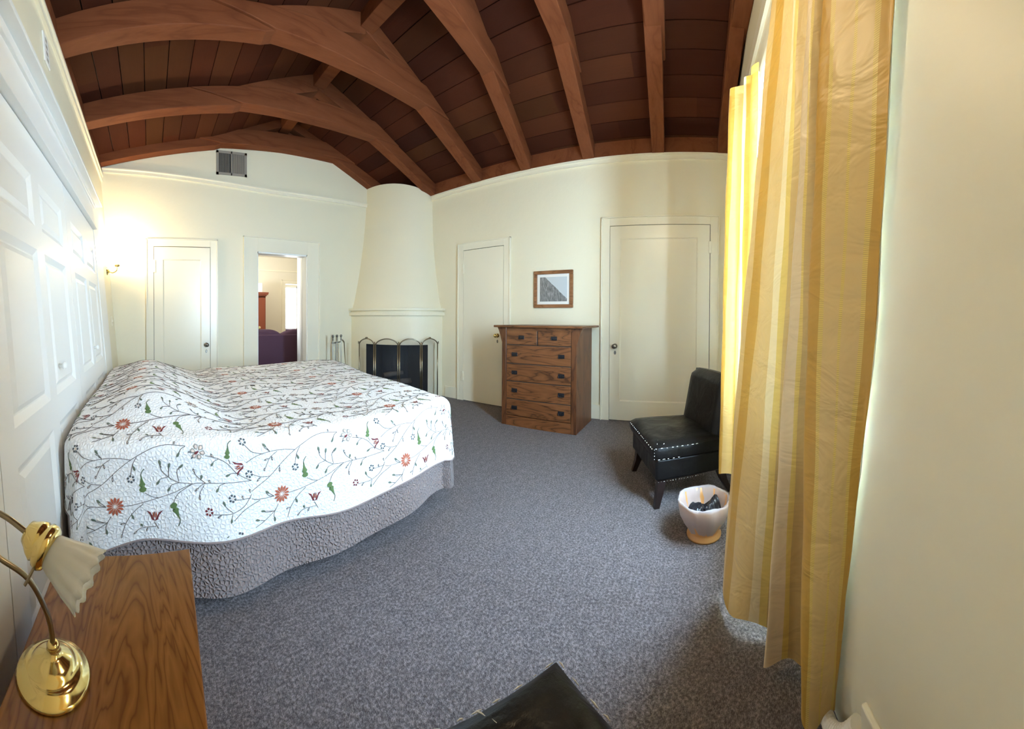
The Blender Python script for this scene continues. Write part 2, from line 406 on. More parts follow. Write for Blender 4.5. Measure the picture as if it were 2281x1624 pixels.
TR = [(4.33, 4.345, 'stained roof truss lying flat against the gable wall above the vent', .13),
      (3.27, 3.50, 'stained roof truss second from the gable wall, ending above the fireplace', .14),
      (2.30, 2.655, 'stained roof truss third from the gable wall, crossing above the bed', .14),
      (1.16, 1.92, 'stained roof truss fourth from the gable wall, ending above the small door', .14),
      (.68, 1.11, 'stained roof truss fifth from the gable wall, ending above the dresser', .14),
      (.06, .311, 'stained roof truss sixth from the gable wall, ending above the large door', .14),
      (-.40, -.395, 'stained roof truss against the window wall above the gold curtains', .12)]
for i_, (a_, b_, l_, th_) in enumerate(TR): truss(a_, b_, l_, th_, up=.085 if i_ == 0 else 0)
b = MB(); b.box((1.74, -.60, 3.70), (1.88, 4.45, 3.87))
tag(b.build('ridge_beam', M['beam'], bevel=.005), 'stained ridge beam running under the peak of the board ceiling', 'roof beam')

b = MB(); b.prism([(-.70, 3.20), (.95, 3.42), (2.62, 3.46), (3.84, 3.02), (3.84, 3.16), (RX, 3.90), (.85, 3.50), (-.70, 3.24)], 1, 4.452, 4.469); struct(b.build('trim_8', M['beam']), 'dark wood boards closing the gable above the truss', 'trim')
# dark plates between rafters at wall heads
b = MB(); b.box((XB - .02, -.42, 2.99), (XB + .03, 4.47, 3.22)); struct(b.build('trim_1', M['beam']), 'dark wood plate above the right wall', 'trim')
b = MB(); b.add([LW(.03, -.42, 3.02), LW(.03, 4.47, 3.02), LW(.02, 4.47, 3.25), LW(.02, -.42, 3.25), LW(-.02, -.42, 3.02), LW(-.02, 4.47, 3.02), LW(-.02, 4.47, 3.25), LW(-.02, -.42, 3.25)],
              [(0, 1, 2, 3), (7, 6, 5, 4), (0, 4, 5, 1), (3, 2, 6, 7), (0, 3, 7, 4), (1, 5, 6, 2)]); struct(b.build('trim_2', M['beam']), 'dark wood plate above the left wall', 'trim')
# picture rails
b = MB(); b.box((XB - .022, -.42, 2.925), (XB, 4.47, 2.99)); b.box((XB - .034, -.42, 2.97), (XB, 4.47, 2.992)); struct(b.build('trim_3', M['paint']), 'cream picture rail on the dresser wall', 'trim')
b = MB(); pts = smoothpath([(-.66, 3.10), (.4, 2.985), (1.0, 2.935), (1.62, 2.90), (2.4, 2.915), (3.4, 2.96)], 4)
n = len(pts); P = []
for p in pts:
    x, z = p; P.append([(x, YA, z - .045), (x, YA - .018, z - .045), (x, YA - .018, z - .01), (x, YA - .032, z), (x, YA - .032, z + .012), (x, YA, z + .012)])
b.grid(P); struct(b.build('trim_4', M['paint']), 'cream picture rail crossing the gable wall', 'trim')
b = MB(); b.box((0.0, -.44, 2.93), (.022, 4.47, 3.02)); b.box((0.0, -.44, 2.995), (.035, 4.47, 3.02)); b.map(LW); struct(b.build('trim_5', M['paint']), 'cream rail above the closet', 'trim')
b = MB(); b.box((-.8, YW, 2.92), (XB, YW + .022, 3.02)); b.box((-.8, YW, 2.56), (XB, YW + .03, 2.64)); struct(b.build('trim_6', M['paint']), 'cream boards above the window', 'trim')
# baseboards
def baseb(name, a, c, lab): 
    q = MB(); q.box(a, c); struct(q.build(name, M['paint'], bevel=.004), lab, 'baseboard')
baseb('baseboard_right', (XB - .018, 2.212, 0), (XB, .999, .16), 'cream baseboard between the two doors behind the dresser')
baseb('baseboard_right.001', (XB - .018, 3.062, 0), (XB, 3.30, .16), 'cream baseboard between small door and fireplace')
baseb('baseboard_back', (2.40, YA - .018, 0), (2.96, YA, .16), 'cream baseboard between doorway and fireplace')
baseb('baseboard_back.001', (.86, YA - .018, 0), (1.19, YA, .16), 'cream baseboard between closed door and open doorway')
baseb('baseboard_front', (-.40, YW, 0), (.735, YW + .016, .22), 'cream baseboard below the bare part of the window wall')

# ------------------------------------------------------------------ doors
def casing(q, ax, w0, w1, zt, wd, plane, out, dirn, zb=0):
    """flat casing round an opening: ax 0 -> wall along x at y=plane ; ax 1 -> wall along y at x=plane; dirn = sign towards the room"""
    def bx(a0, a1, z0, z1, d0, d1):
        if ax == 0: q.box((a0, plane + dirn * d0, z0), (a1, plane + dirn * d1, z1))
        else: q.box((plane + dirn * d0, a0, z0), (plane + dirn * d1, a1, z1))
    bx(w0 - wd, w0, zb, zt + wd, 0, out); bx(w1, w1 + wd, zb, zt + wd, 0, out); bx(w0, w1, zt, zt + wd, 0, out)
    e = .014   # back-band
    bx(w0 - wd - e, w0 - wd, zb, zt + wd + e, 0, out + .012); bx(w1 + wd, w1 + wd + e, zb, zt + wd + e, 0, out + .012); bx(w0 - wd - e, w1 + wd + e, zt + wd, zt + wd + e, 0, out + .012)
def panel_leaf(q, w, h, th, panels, bev=.012, dep=.008):
    """leaf in local coordinates x 0..w, z 0..h, front face at y=0 (towards -y), panels = [(x0,x1,z0,z1)] recessed with sloped edges"""
    xs = sorted({0, w} | {p[0] for p in panels} | {p[1] for p in panels}); zs = sorted({0, h} | {p[2] for p in panels} | {p[3] for p in panels})
    for i in range(len(xs) - 1):
        for j in range(len(zs) - 1):
            cx, cz = (xs[i] + xs[i + 1]) / 2, (zs[j] + zs[j + 1]) / 2
            if any(p[0] < cx < p[1] and p[2] < cz < p[3] for p in panels): continue
            q.add([(xs[i], 0, zs[j]), (xs[i + 1], 0, zs[j]), (xs[i + 1], 0, zs[j + 1]), (xs[i], 0, zs[j + 1])], [(0, 1, 2, 3)])
    for x0, x1, z0, z1 in panels:
        def ring(k, d): return [(x0 + k, d, z0 + k), (x1 - k, d, z0 + k), (x1 - k, d, z1 - k), (x0 + k, d, z1 - k)]
        vs = ring(0, 0) + ring(bev, dep) ; q.add(vs, [(i, (i + 1) % 4, 4 + (i + 1) % 4, 4 + i) for i in range(4)] + [(4, 5, 6, 7)])
    q.add([(0, 0, 0), (w, 0, 0), (w, 0, h), (0, 0, h), (0, th, 0), (w, th, 0), (w, th, h), (0, th, h)], [(0, 4, 5, 1), (1, 5, 6, 2), (2, 6, 7, 3), (3, 7, 4, 0), (7, 6, 5, 4)])
def knob(parent, p, n, m=None, r=.027, name='door_knob'):
    q = MB(); m = m or M['chrome']
    q.lathe([(0, 0), (.028, 0), (.028, .004), (.011, .006), (.010, .030), (.018, .034), (r, .045), (r * .97, .056), (r * .6, .064), (0, .066)], p, n, 20)
    return q.build(name, m, parent, smooth=True)
def keyplate(parent, p, n):
    q = MB(); q.lathe([(0, .004), (.010, .004), (.013, 0)], p, n, 16); q.map(lambda x, y, z: (x, y, p[2] + (z - p[2]) * 1.7)); return q.build('keyhole_plate', M['chrome'], parent)
def hinges(parent, pts):
    for a, c in pts:
        q = MB(); q.box(a, c, bev=.002); q.build('hinge', M['paint'], parent)

# door_1 : closed door, back wall left
d = thing('door_1', 'closed cream single-panel door left of the open doorway on the gable wall', 'door', (.41, YA, 0), kind='structure')
q = MB(); casing(q, 0, .05, .79, 2.075, .085, YA, .022, -1); q.build('door_casing', M['paint'], d, bevel=.002)
q = MB(); panel_leaf(q, .73, 2.058, .02, [(.115, .615, .25, 1.90)], .014, .010); q.map(lambda x, y, z: (x + .055, y + YA - .024, z + .008)); q.build('door_leaf', M['paint'], d)
q = MB(); q.box((.05, YA - .003, 0), (.79, YA, 2.075)); q.build('door_gap', M['dark'], d)
knob(d, (.735, YA - .024, .80), (0, -1, 0)); keyplate(d, (.735, YA - .024, .715), (0, -1, 0))
hinges(d, [((.045, YA - .034, 1.74), (.075, YA - .018, 1.90)), ((.045, YA - .034, .30), (.075, YA - .018, .46))])
# door_2 : open doorway
d = thing('door_2', 'wide cream doorway standing open to the living room', 'doorway', (1.81, YA, 0), kind='structure')
q = MB(); casing(q, 0, OX0 + .01, OX1 - .01, OZ, .185, YA, .022, -1); q.build('door_casing', M['paint'], d, bevel=.002)
q = MB(); q.box((OX0, YA - .01, 0), (OX0 + .022, YA + .13, OZ)); q.box((OX1 - .022, YA - .01, 0), (OX1, YA + .13, OZ)); q.box((OX0, YA - .01, OZ - .022), (OX1, YA + .13, OZ))
q.build('door_jamb', M['white'], d)
q = MB(); panel_leaf(q, .74, 2.02, .035, [(.11, .63, .25, 1.88)], .014, .008)
a_ = math.atan2(.245, .72)
q.map(lambda x, y, z: (OX0 + .028 + x * math.sin(a_) - y * math.cos(a_), YA + .14 + x * math.cos(a_) + y * math.sin(a_), z + .01))
q.build('door_leaf', M['white'], d)
knob(d, (OX0 + .028 + .68 * math.sin(a_), YA + .14 + .68 * math.cos(a_), .99), (math.cos(a_), -math.sin(a_), 0), M['brass'], .026)
# door_3 : small door right wall
def door_r(num, y0, y1, zt, label, panels, hinge_hi, knob_y, knob_z, kmat, leafw=.075, cw=.085):
    d = thing('door_%d' % num, label, 'door', (XB, (y0 + y1) / 2, 0), kind='structure')
    q = MB(); casing(q, 1, y0, y1, zt, cw, XB, .022, -1); q.build('door_casing', M['paint'], d, bevel=.002)
    w = y1 - y0 - .012; q = MB(); panel_leaf(q, w, zt - .018, .018, panels(w), .014, .010)
    q.map(lambda x, y, z: (XB - .024 + y, y1 - .006 - x, z + .010)); q.build('door_leaf', M['paint'], d)
    q = MB(); q.box((XB - .003, y0, 0), (XB, y1, zt)); q.build('door_gap', M['dark'], d)
    hy = y1 if hinge_hi else y0
    hinges(d, [((XB - .036, hy - .016, z), (XB - .018, hy + .018, z + .13)) for z in (.28, zt - .32)])
    if knob_y is not None:
        knob(d, (XB - .024, knob_y, knob_z), (-1, 0, 0), kmat)
        keyplate(d, (XB - .024, knob_y, knob_z - .075), (-1, 0, 0))
    return d
door_r(3, 2.305, 2.962, 2.095, 'narrow plain cream door between the fireplace and the dresser', lambda w: [], True, 2.395, .925, M['brass'])
door_r(4, -.205, .922, 2.205, 'large cream single-panel door behind the leather slipper chair', lambda w: [(.115, w - .135, .215, 2.045)], False, .852, .845, M['chrome'])

# door_5 : closet with six-panel doors in the left wall
d = thing('door_5', 'white six-panel closet doors under a boxed header along the left wall', 'closet doors', (-.365, 2.0, 0), kind='structure')
q = MB(); q.box((0, -.30, 1.975), (.05, 3.06, 2.25)); q.box((0, 3.10, 0), (.035, 3.22, 2.25)); q.box((0, 3.22, 0), (.022, 3.66, 2.30)); q.map(LW); q.build('closet_casing', M['white'], d, bevel=.003)
q = MB(); q.box((0, -.32, 2.25), (.10, 3.40, 2.275)); q.box((0, -.32, 2.275), (.075, 3.40, 2.34)); q.box((0, -.32, 2.16), (.065, 3.14, 2.20)); q.box((0, -.32, 1.955), (.07, 3.10, 1.985)); q.map(LW); q.build('closet_header', M['white'], d, bevel=.003)
q = MB(); q.box((.0, -.30, 1.90), (.014, 3.10, 1.965)); q.map(LW); q.build('sliding_track', M['white'], d)
def closet(y0, y1):
    w = y1 - y0; q = MB(); a, g = .115, .10; pw = (w - 2 * a - g) / 2
    pans = []
    for k in (0, 1):
        x0 = a + k * (pw + g)
        pans += [(x0, x0 + pw, 1.53, 1.75), (x0, x0 + pw, .80, 1.43), (x0, x0 + pw, .17, .68)]
    xs = sorted({0, w} | {p[0] for p in pans} | {p[1] for p in pans}); 
    panel_leaf(q, w, 1.94, .03, pans, .028, .014)
    # raised fields
    for x0, x1, z0, z1 in pans:
        def ring(k, dd): return [(x0 + k, dd, z0 + k), (x1 - k, dd, z0 + k), (x1 - k, dd, z1 - k), (x0 + k, dd, z1 - k)]
        q.add(ring(.034, .0139) + ring(.055, .004), [(i, (i + 1) % 4, 4 + (i + 1) % 4, 4 + i) for i in range(4)] + [(4, 5, 6, 7)])
    q.map(lambda x, y, z: LW(.03 - y, y0 + x, z + .01)); return q.build('closet_door', M['white'], d)
for y0, y1 in ((-.30, .86), (.865, 1.985), (1.99, 3.095)):
    closet(y0, y1)
for y in (1.55, 2.57):
    q = MB(); p = LW(.03, y, .93); q.lathe([(0, 0), (.010, 0), (.008, .014), (.017, .020), (.018, .030), (.010, .036), (0, .037)], p, (1, 0, .09), 16); q.build('closet_knob', M['white'], d, smooth=True)

# ------------------------------------------------------------------ window
d = thing('window_1', 'tall white-framed window behind the gold curtains', 'window', ((WX0 + WX1) / 2, YW - .1, WZ0), kind='structure')
q = MB()
for x0, x1, z0, z1 in ((WX0, WX0 + .05, WZ0, WZ1), (WX1 - .05, WX1, WZ0, WZ1), (WX0, WX1, WZ0, WZ0 + .05), (WX0, WX1, WZ1 - .05, WZ1), (1.55, 1.60, WZ0, WZ1), (WX0, WX1, 1.66, 1.70)):
    q.box((x0, YW - .13, z0), (x1, YW - .08, z1))
q.build('window_frame', M['white'], d)
q = MB(); q.box((WX0, YW - .108, WZ0), (WX1, YW - .104, WZ1)); q.build('window_pane', M['glass'], d)
q = MB(); q.box((WX0, YW - .02, WZ0 - .03), (WX1, YW + .035, WZ0)); q.build('window_sill', M['white'], d)

# ------------------------------------------------------------------ fireplace (rounded corner hood)
fp = thing('fireplace', 'rounded cream plaster corner fireplace with tapering hood and sooty firebox', 'fireplace', (3.3, 3.9, 0))
def fpt(ra, rb, a): return (XB - ra * math.cos(a), YA - rb * math.sin(a))   # a=0 at back wall, pi/2 at right wall
NA = 40
AA = [PI / 2 * i / NA for i in range(NA + 1)]
def prof(z):   # ra, rb
    t = max(0, min(1, (z - 1.29) / (3.05 - 1.29)))
    k = t ** .85
    return .845 - .275 * k - .03 * math.sin(PI * t), 1.075 - .185 * k - .045 * math.sin(PI * t)
q = MB(); rows = []
for i in range(15):
    z = 1.29 + (3.02 - 1.29) * i / 14; ra, rb = prof(z); rows.append([(*fpt(ra, rb, a), z) for a in AA])
ra, rb = prof(3.05); rows.append([(lambda p: (p[0], p[1], 3.00 + .36 * (XB - p[0])))(fpt(ra, rb, a)) for a in AA])
q.grid(rows); q.build('chimney_hood', M['wall'], fp, smooth=True)
q = MB(); q.grid([rows[-1], [(lambda p: (p[0], p[1], 3.00 + .36 * (XB - p[0])))(fpt(ra * .02, rb * .02, a)) for a in AA]]); q.build('hood_top', M['wall'], fp)
# body with firebox opening between angles
BA, BB = .865, 1.10
A0, A1 = .31, 1.27; FZ = .765
q = MB()
def band(z0, z1, a0, a1, k=24, ra=BA, rb=BB):
    q.grid([[(*fpt(ra, rb, a0 + (a1 - a0) * i / k), z) for i in range(k + 1)] for z in (z0, z1)])
band(0, 1.21, 0, A0, 10); band(0, 1.21, A1, PI / 2, 10); band(FZ, 1.21, A0, A1)
q.build('fireplace_body', M['wall'], fp, smooth=True)
q = MB()   # firebox
inner = lambda a, s: fpt(BA * s, BB * s, a)
ks = [A0 + (A1 - A0) * i / 12 for i in range(13)]
q.grid([[(*inner(a, 1.0), FZ) for a in ks], [(*inner(a, .45), FZ - .02) for a in ks]])
q.grid([[(*inner(a, .45), z) for a in ks] for z in (0, FZ)])
for a in (A0, A1): q.grid([[(*inner(a, s), z) for s in (1., .45)] for z in (0, FZ)])
q.grid([[(*inner(a, 1.), .012) for a in ks], [(*inner(a, .45), .012) for a in ks]])
q.build('firebox', M['soot'], fp)
q = MB()
for z0, z1, o in ((1.18, 1.290, .008), (1.258, 1.292, .055), (1.186, 1.236, .045)):
    rr = []
    for (z, oo) in ((z0, 0), (z0, o), (z1, o), (z1, 0)): rr.append([(*fpt(BA + oo, BB + oo, a), z) for a in AA])
    q.grid(rr)
q.build('mantel_moulding', M['wall'], fp, smooth=False)
for i, (a, s, r, l) in enumerate(((.62, .78, .045, .34), (.85, .70, .05, .38), (.74, .62, .04, .30))):
    c = Vector((*fpt(BA * s, BB * s, a), (.08, .185, .295)[i])); dr = Vector((math.sin(a + .2 * i), -math.cos(a + .2 * i), .08))
    q = MB(); q.tube([c - dr * l / 2, c - dr * l / 6, c + dr * l / 6, c + dr * l / 2], [r * .9, r, r * .95, r * .85], 10)
    tag(q.build('fire_log', M['brick'], smooth=True), ('charred log lying lowest at the back of the firebox', 'charred log in the middle of the firebox pile', 'charred log on top of the firebox pile')[i], 'log', 'logs in the firebox')

# fire screen: four arched panels
fs = thing('fire_screen', 'four-panel arched brass fire screen with fine mesh before the firebox', 'fire screen', (3.1, 3.5, 0))
cols = [793.6, 828.5, 884.5, 938, 980.5]
SP = [(2.745, 3.965), (2.842, 3.72), (3.098, 3.515), (3.345, 3.33), (3.60, 3.245)]
for i in range(4):
    (xa, ya), (xb, yb) = SP[i], SP[i + 1]; L = math.hypot(xb - xa, yb - ya); ux, uy = (xb - xa) / L, (yb - ya) / L; g = .012
    P_ = lambda s, z: (xa + ux * s, ya + uy * s, z)
    zt, rise = .79, .075
    arch = [(g + (L - 2 * g) * t / 16, zt + rise * math.sin(PI * t / 16) ** .6) for t in range(17)]
    q = MB(); q.tube([P_(s, z) for s, z in arch], .008, 8); q.tube([P_(g, .02), P_(g, zt)], .008, 8); q.tube([P_(L - g, .02), P_(L - g, zt)], .008, 8); q.tube([P_(g, .03), P_(L - g, .03)], .006, 8)
    fr = q.build('screen_frame', M['antique'], fs, smooth=True)
    q = MB(); q.grid([[P_(s, .03) for s, z in arch], [P_(s, z) for s, z in arch]]); q.build('mesh_panel', M['mesh'], fr)
    if i in (0, 3):
        q = MB(); c = P_(L / 2, zt + rise + .012); q.sphere(c, .014, (1.6, 1.0, .8)); q.build('lift_handle', M['antique'], fs)
for k, (x, y) in enumerate(SP):
    q = MB(); q.lathe([(.009, 0), (.006, .015), (.010, .022), (.003, .034), (0, .040)], (x, y, .79), seg=12); q.build('finial', M['antique'], fs)

# fireplace tools on a stand
tx, ty = 2.555, 4.25
ts = thing('tool_stand', 'slim nickel fireplace tool stand beside the fire screen', 'tool stand', (tx, ty, 0))
q = MB(); q.lathe([(0, .0), (.085, 0), (.085, .012), (.03, .03), (0, .03)], (tx, ty, 0), seg=24); q.build('stand_base', M['chrome'], ts)
q = MB(); q.tube([(tx - .005, ty + .02, .02), (tx - .005, ty + .02, .80)], .007, 8); q.build('stand_pole', M['chrome'], ts)
q = MB(); q.tube([(tx - .095, ty - .03, .79), (tx, ty, .795), (tx + .085, ty + .03, .80)], .008, 8); q.build('cross_bar', M['chrome'], ts)
for k, (lab, s) in enumerate((('leftmost ball-handled fire tool on the stand by the fireplace', -.088), ('middle ball-handled fire tool on the stand by the fireplace', -.002), ('rightmost ball-handled fire tool on the stand by the fireplace', .085))):
    x, y = tx + s, ty + s * .35 - .02
    t = thing('fire_tool', lab, 'fire tool', (x, y, .08), 'fireplace tools on the stand')
    q = MB(); q.tube([(x, y, .10), (x, y, .85)], .0055, 8); q.build('shaft', M['chrome'], t)
    q = MB(); q.lathe([(.004, 0), (.010, .01), (.006, .025), (.012, .032), (.005, .042), (.014, .056), (.019, .070), (.014, .084), (0, .090)], (x, y, .82), seg=16); q.build('ball_handle', M['chrome'], t, smooth=True)
    q = MB()
    if k == 0: q.tube([(x, y, .11), (x, y, .07), (x + .02, y - .01, .05)], .006, 8)
    elif k == 1: q.box((x - .035, y - .006, .045), (x + .035, y + .006, .14), bev=.004)
    else: q.lathe([(.012, .12), (.022, .08), (.026, .045), (0, .045)], (x, y, 0), seg=12)
    q.build(('poker_tip', 'shovel_blade', 'brush_head')[k], M['chrome'], t)
q = MB(); q.tube([(2.665, 4.13, .02), (2.655, 4.20, .80)], .007, 8); q.tube([(2.655, 4.20, .80), (2.65, 4.24, .83)], .010, 8)
tag(q.build('fire_poker', M['antique'], smooth=True), 'lone brass poker leaning on the wall at the left side of the fireplace', 'poker')

# ------------------------------------------------------------------ vent, switch, sconce, bracket
v = thing('wall_vent', 'grey louvred air vent high on the gable wall', 'vent', (1.09, YA, 3.04))
q = MB(); x0, x1, z0, z1 = .875, 1.292, 3.04, 3.355; c = .03
for a in (((x0, z0), (x1, z0 + c)), ((x0, z1 - c), (x1, z1)), ((x0, z0), (x0 + c, z1)), ((x1 - c, z0), (x1, z1)), ((1.073, z0), (1.088, z1))): q.box((a[0][0], YA - .014, a[0][1]), (a[1][0], YA, a[1][1]))
q.build('vent_frame', M['vent'], v)
q = MB(); q.box((x0 + c, YA - .004, z0 + c), (x1 - c, YA, z1 - c)); q.build('vent_backing', M['ventdark'], v)
q = MB()
for k in range(15):
    xx = 1.092 + .0115 * k; q.box((xx, YA - .010, z0 + c), (xx + .007, YA - .004, z1 - c))
for k in range(10):
    xx = x0 + c + .004 + .0155 * k; q.box((xx, YA - .008, z0 + c), (xx + .004, YA - .004, z1 - c))
q.build('vent_louvres', M['vent'], v)
v = thing('light_switch', 'small cream light switch on the left wall below the sconce', 'light switch', LW(0, 4.20, 1.12))
q = MB(); q.box((0, 4.165, 1.06), (.006, 4.235, 1.175)); q.map(LW); q.build('switch_plate', M['paint'], v)
q = MB(); q.box((.006, 4.193, 1.105), (.016, 4.207, 1.13)); q.map(LW); q.build('switch_toggle', M['paint'], v)
v = thing('wall_bracket', 'white slotted metal bracket high on the left wall under the rail', 'bracket', LW(0, 1.98, 2.72))
q = MB(); q.box((0, 1.93, 2.66), (.012, 2.03, 2.84), bev=.003); q.map(LW); q.build('bracket_plate', M['white'], v)
for k in range(4): q = MB(); q.box((.012, 1.965, 2.68 + k * .04), (.0135, 1.995, 2.70 + k * .04)); q.map(LW); q.build('bracket_slot', M['vent'], v)
sc = thing('wall_sconce', 'lit brass wall sconce with frosted glass shade in the corner left of the closed door', 'wall lamp', LW(0, 4.16, 1.72))
q = MB(); bp = LW(0, 4.16, 1.72); q.lathe([(0, .03), (.02, .03), (.028, .018), (.045, .01), (.048, 0)], bp, (1, 0, 0), 20); q.build('back_plate', M['brass'], sc, smooth=True)
q = MB(); q.tube(smoothpath([(bp[0] + .02, 4.16, 1.72), (bp[0] + .07, 4.15, 1.70), (bp[0] + .12, 4.13, 1.72), (bp[0] + .13, 4.13, 1.765)], 4), .007, 8); q.build('arm', M['brass'], sc, smooth=True)
sx, sy, sz = bp[0] + .13, 4.13, 1.765
q = MB(); q.lathe([(.008, 0), (.03, .006), (.034, .02), (.03, .03)], (sx, sy, sz), seg=20); q.build('shade_holder', M['brass'], sc, smooth=True)
q = MB(); q.lathe([(.030, .02), (.036, .05), (.048, .09), (.062, .13), (.076, .155)], (sx, sy, sz), seg=32); q.build('glass_shade', M['frost'], sc, smooth=True)
q = MB(); q.sphere((sx, sy, sz + .09), .026, (1, 1, 1.3)); q.build('bulb', M['bulb'], sc, smooth=True)
pl = bpy.data.lights.new('sconce_light', 'POINT'); pl.energy = 15; pl.color = (1, .80, .50); pl.shadow_soft_size = .04
po = bpy.data.objects.new('sconce_light', pl); C.objects.link(po); po.location = (sx + .02, sy - .01, sz + .20)

# pendant lamp hanging from the roof just above the view
pd = thing('pendant_lamp', 'warm opal pendant lamp hanging from the roof boards above the middle of the window wall', 'ceiling lamp', (1.2, .62, 2.78))
q = MB(); q.tube([(1.2, .62, 2.92), (1.2, .62, 3.62)], .008, 8); q.build('pendant_rod', M['antique'], pd)
q = MB(); q.lathe([(.012, .16), (.05, .15), (.055, .12), (.05, .115)], (1.2, .62, 2.78), seg=24); q.build('pendant_cap', M['antique'], pd)
q = MB(); q.lathe([(.05, .12), (.10, .09), (.13, .04), (.13, -.01), (.09, -.07), (.0, -.10)], (1.2, .62, 2.78), seg=32); q.build('pendant_globe', emis('lit_opal_globe', (1, .80, .55), 2), pd, smooth=True)
l = bpy.data.lights.new('pendant_light', 'POINT'); l.energy = 13; l.color = (1, .79, .48); l.shadow_soft_size = .13
lo = bpy.data.objects.new('pendant_light', l); C.objects.link(lo); lo.location = (1.2, .62, 2.62)

# ------------------------------------------------------------------ bed
CORE = [(-.365 + .12, 1.33 + .12), (1.66 - .12, 1.33 + .12), (1.95 - .12, 3.36 - .12), (-.365 + .12, 3.36 - .12)]; CR = .06
BZ = .662
def topz(x, y):
    g = .125 * math.exp(-((x + .02) / .25) ** 2) * sstep(1.30, 1.72, y) * (1 - .35 * sstep(2.9, 3.4, y))
    g += -.028 * math.exp(-((x - .42) / .13) ** 2) * sstep(1.3, 1.6, y)
    g += .012 * math.sin(x * 4.1 + y * 2.3) * math.sin(y * 3.1 - x) + .02 * sstep(.6, 1.6, x) * sstep(2.2, 3.3, y)
    return BZ + g
def near_core(x, y):
    """closest point on/in the convex core polygon, outward direction, distance (0 inside)"""
    inside = True; best = None
    for i in range(4):
        ax, ay = CORE[i]; bx, by = CORE[(i + 1) % 4]; ex, ey = bx - ax, by - ay; L2 = ex * ex + ey * ey
        if ex * (y - ay) - ey * (x - ax) < 0: inside = False
        t = max(0, min(1, ((x - ax) * ex + (y - ay) * ey) / L2)); px, py = ax + ex * t, ay + ey * t; dd = math.hypot(x - px, y - py)
        if best is None or dd < best[0]: best = (dd, px, py)
    if inside: return x, y, 0, 0, 0.
    dd, px, py = best; return px, py, (x - px) / dd, (y - py) / dd, dd
RR = .06
def drape(x, y, off=0.):
    """flat cloth coordinates -> draped position; off lifts along the normal"""
    px, py, nx, ny, dd = near_core(x, y)
    s = dd - CR
    if s <= 0: return (x, y, topz(x, y) + off)
    bx, by = px + nx * CR, py + ny * CR; z0 = topz(bx, by)
    per = bx * 1.0 + by * 1.0 + math.atan2(ny, nx)
    if s < RR * PI / 2:
        a = s / RR; o = RR * math.sin(a) + off * math.sin(a); z = z0 - RR * (1 - math.cos(a)) + off * math.cos(a)
    else:
        e = s - RR * PI / 2; w_ = sstep(0, .45, e)
        o = RR + off + .055 * e * (1 if ny < -.3 else .6) * (0 if nx < -.5 else 1) + w_ * (0 if nx < -.5 else 1) * (.020 * math.sin(per * 7.3 + 1.0) + .012 * math.sin(per * 13.1)); z = z0 - RR - e
    return (bx + nx * o, by + ny * o, z)
def cloth(dfun, off, rings_in=46, per_n=420, rings_out=26, inner=0.0):
    """polar mesh in flat coordinates -> verts, faces, uv"""
    # perimeter samples of the core offset by CR
    seg = []; cx = sum(p[0] for p in CORE) / 4; cy = sum(p[1] for p in CORE) / 4
    out = []
    for i in range(4):
        ax, ay = CORE[i]; bx, by = CORE[(i + 1) % 4]; px_, py_ = CORE[i - 1]
        n_ = lambda x0, y0, x1, y1: ((y1 - y0) / math.hypot(x1 - x0, y1 - y0), -(x1 - x0) / math.hypot(x1 - x0, y1 - y0))
        n1 = n_(px_, py_, ax, ay); n2 = n_(ax, ay, bx, by); a1 = math.atan2(n1[1], n1[0]); a2 = math.atan2(n2[1], n2[0])
        while a2 < a1: a2 += 2 * PI
        for k in range(14):
            a = a1 + (a2 - a1) * k / 14; out.append((ax, ay, math.cos(a), math.sin(a)))
        L = math.hypot(bx - ax, by - ay); m = int(L / .022)
        for k in range(m): out.append((ax + (bx - ax) * k / m, ay + (by - ay) * k / m, n2[0], n2[1]))
    n = len(out); rows = []; uvs = []
    def addrow(fn):
        r = []; u = []
        for o_ in out:
            f = fn(*o_); r.append(drape(*f, off)); u.append(f)
        rows.append(r); uvs.extend(u)
    for i in range(1, rings_in + 1):
        t = inner + (1 - inner) * i / rings_in
        addrow(lambda x, y, nx, ny: (cx + (x + nx * CR - cx) * t, cy + (y + ny * CR - cy) * t))
    for j in range(1, rings_out + 1):
        t = j / rings_out
        addrow(lambda x, y, nx, ny: (x + nx * (CR + dfun(x, y, nx, ny) * t), y + ny * (CR + dfun(x, y, nx, ny) * t)))
    return rows, uvs, n
def dwhite(x, y, nx, ny):
    if nx < -.7: base = .36
    elif ny < -.5: base = .42 - .045 * sstep(.0, -.3, x) * -1 + .03 * sstep(.05, -.35, x) - .03 * sstep(.7, 1.6, x)
    else: base = .40
    return base + .008 * math.sin(x * 9) + .01 * math.sin(y * 7)
def dtaupe(x, y, nx, ny): return .612 + .018 * math.sin(x * 3.3 + 1) - (.05 * sstep(.75, 1.5, x) if ny < -.2 else 0) - (.03 if nx > .5 else 0)
bd = thing('bed', 'wide bed covered by quilts with its head against the closet wall', 'bed', (.7, 2.35, 0))
q = MB(); q.prism([(-.31, 1.42), (1.60, 1.42), (1.86, 3.28), (-.31, 3.28)], 2, .12, .34); q.build('box_spring', M['mattress'], bd, bevel=.02)
q = MB(); q.prism([(-.31, 1.42), (1.60, 1.42), (1.86, 3.28), (-.31, 3.28)], 2, .345, .60); q.build('mattress', M['mattress'], bd, bevel=.03)
for x, y in ((-.2, 1.55), (1.45, 1.55), (1.6, 3.1), (-.2, 3.1)):
    q = MB(); q.tube([(x, y, 0), (x, y, .12)], .03, 12); q.build('leg', M['iron'], bd)
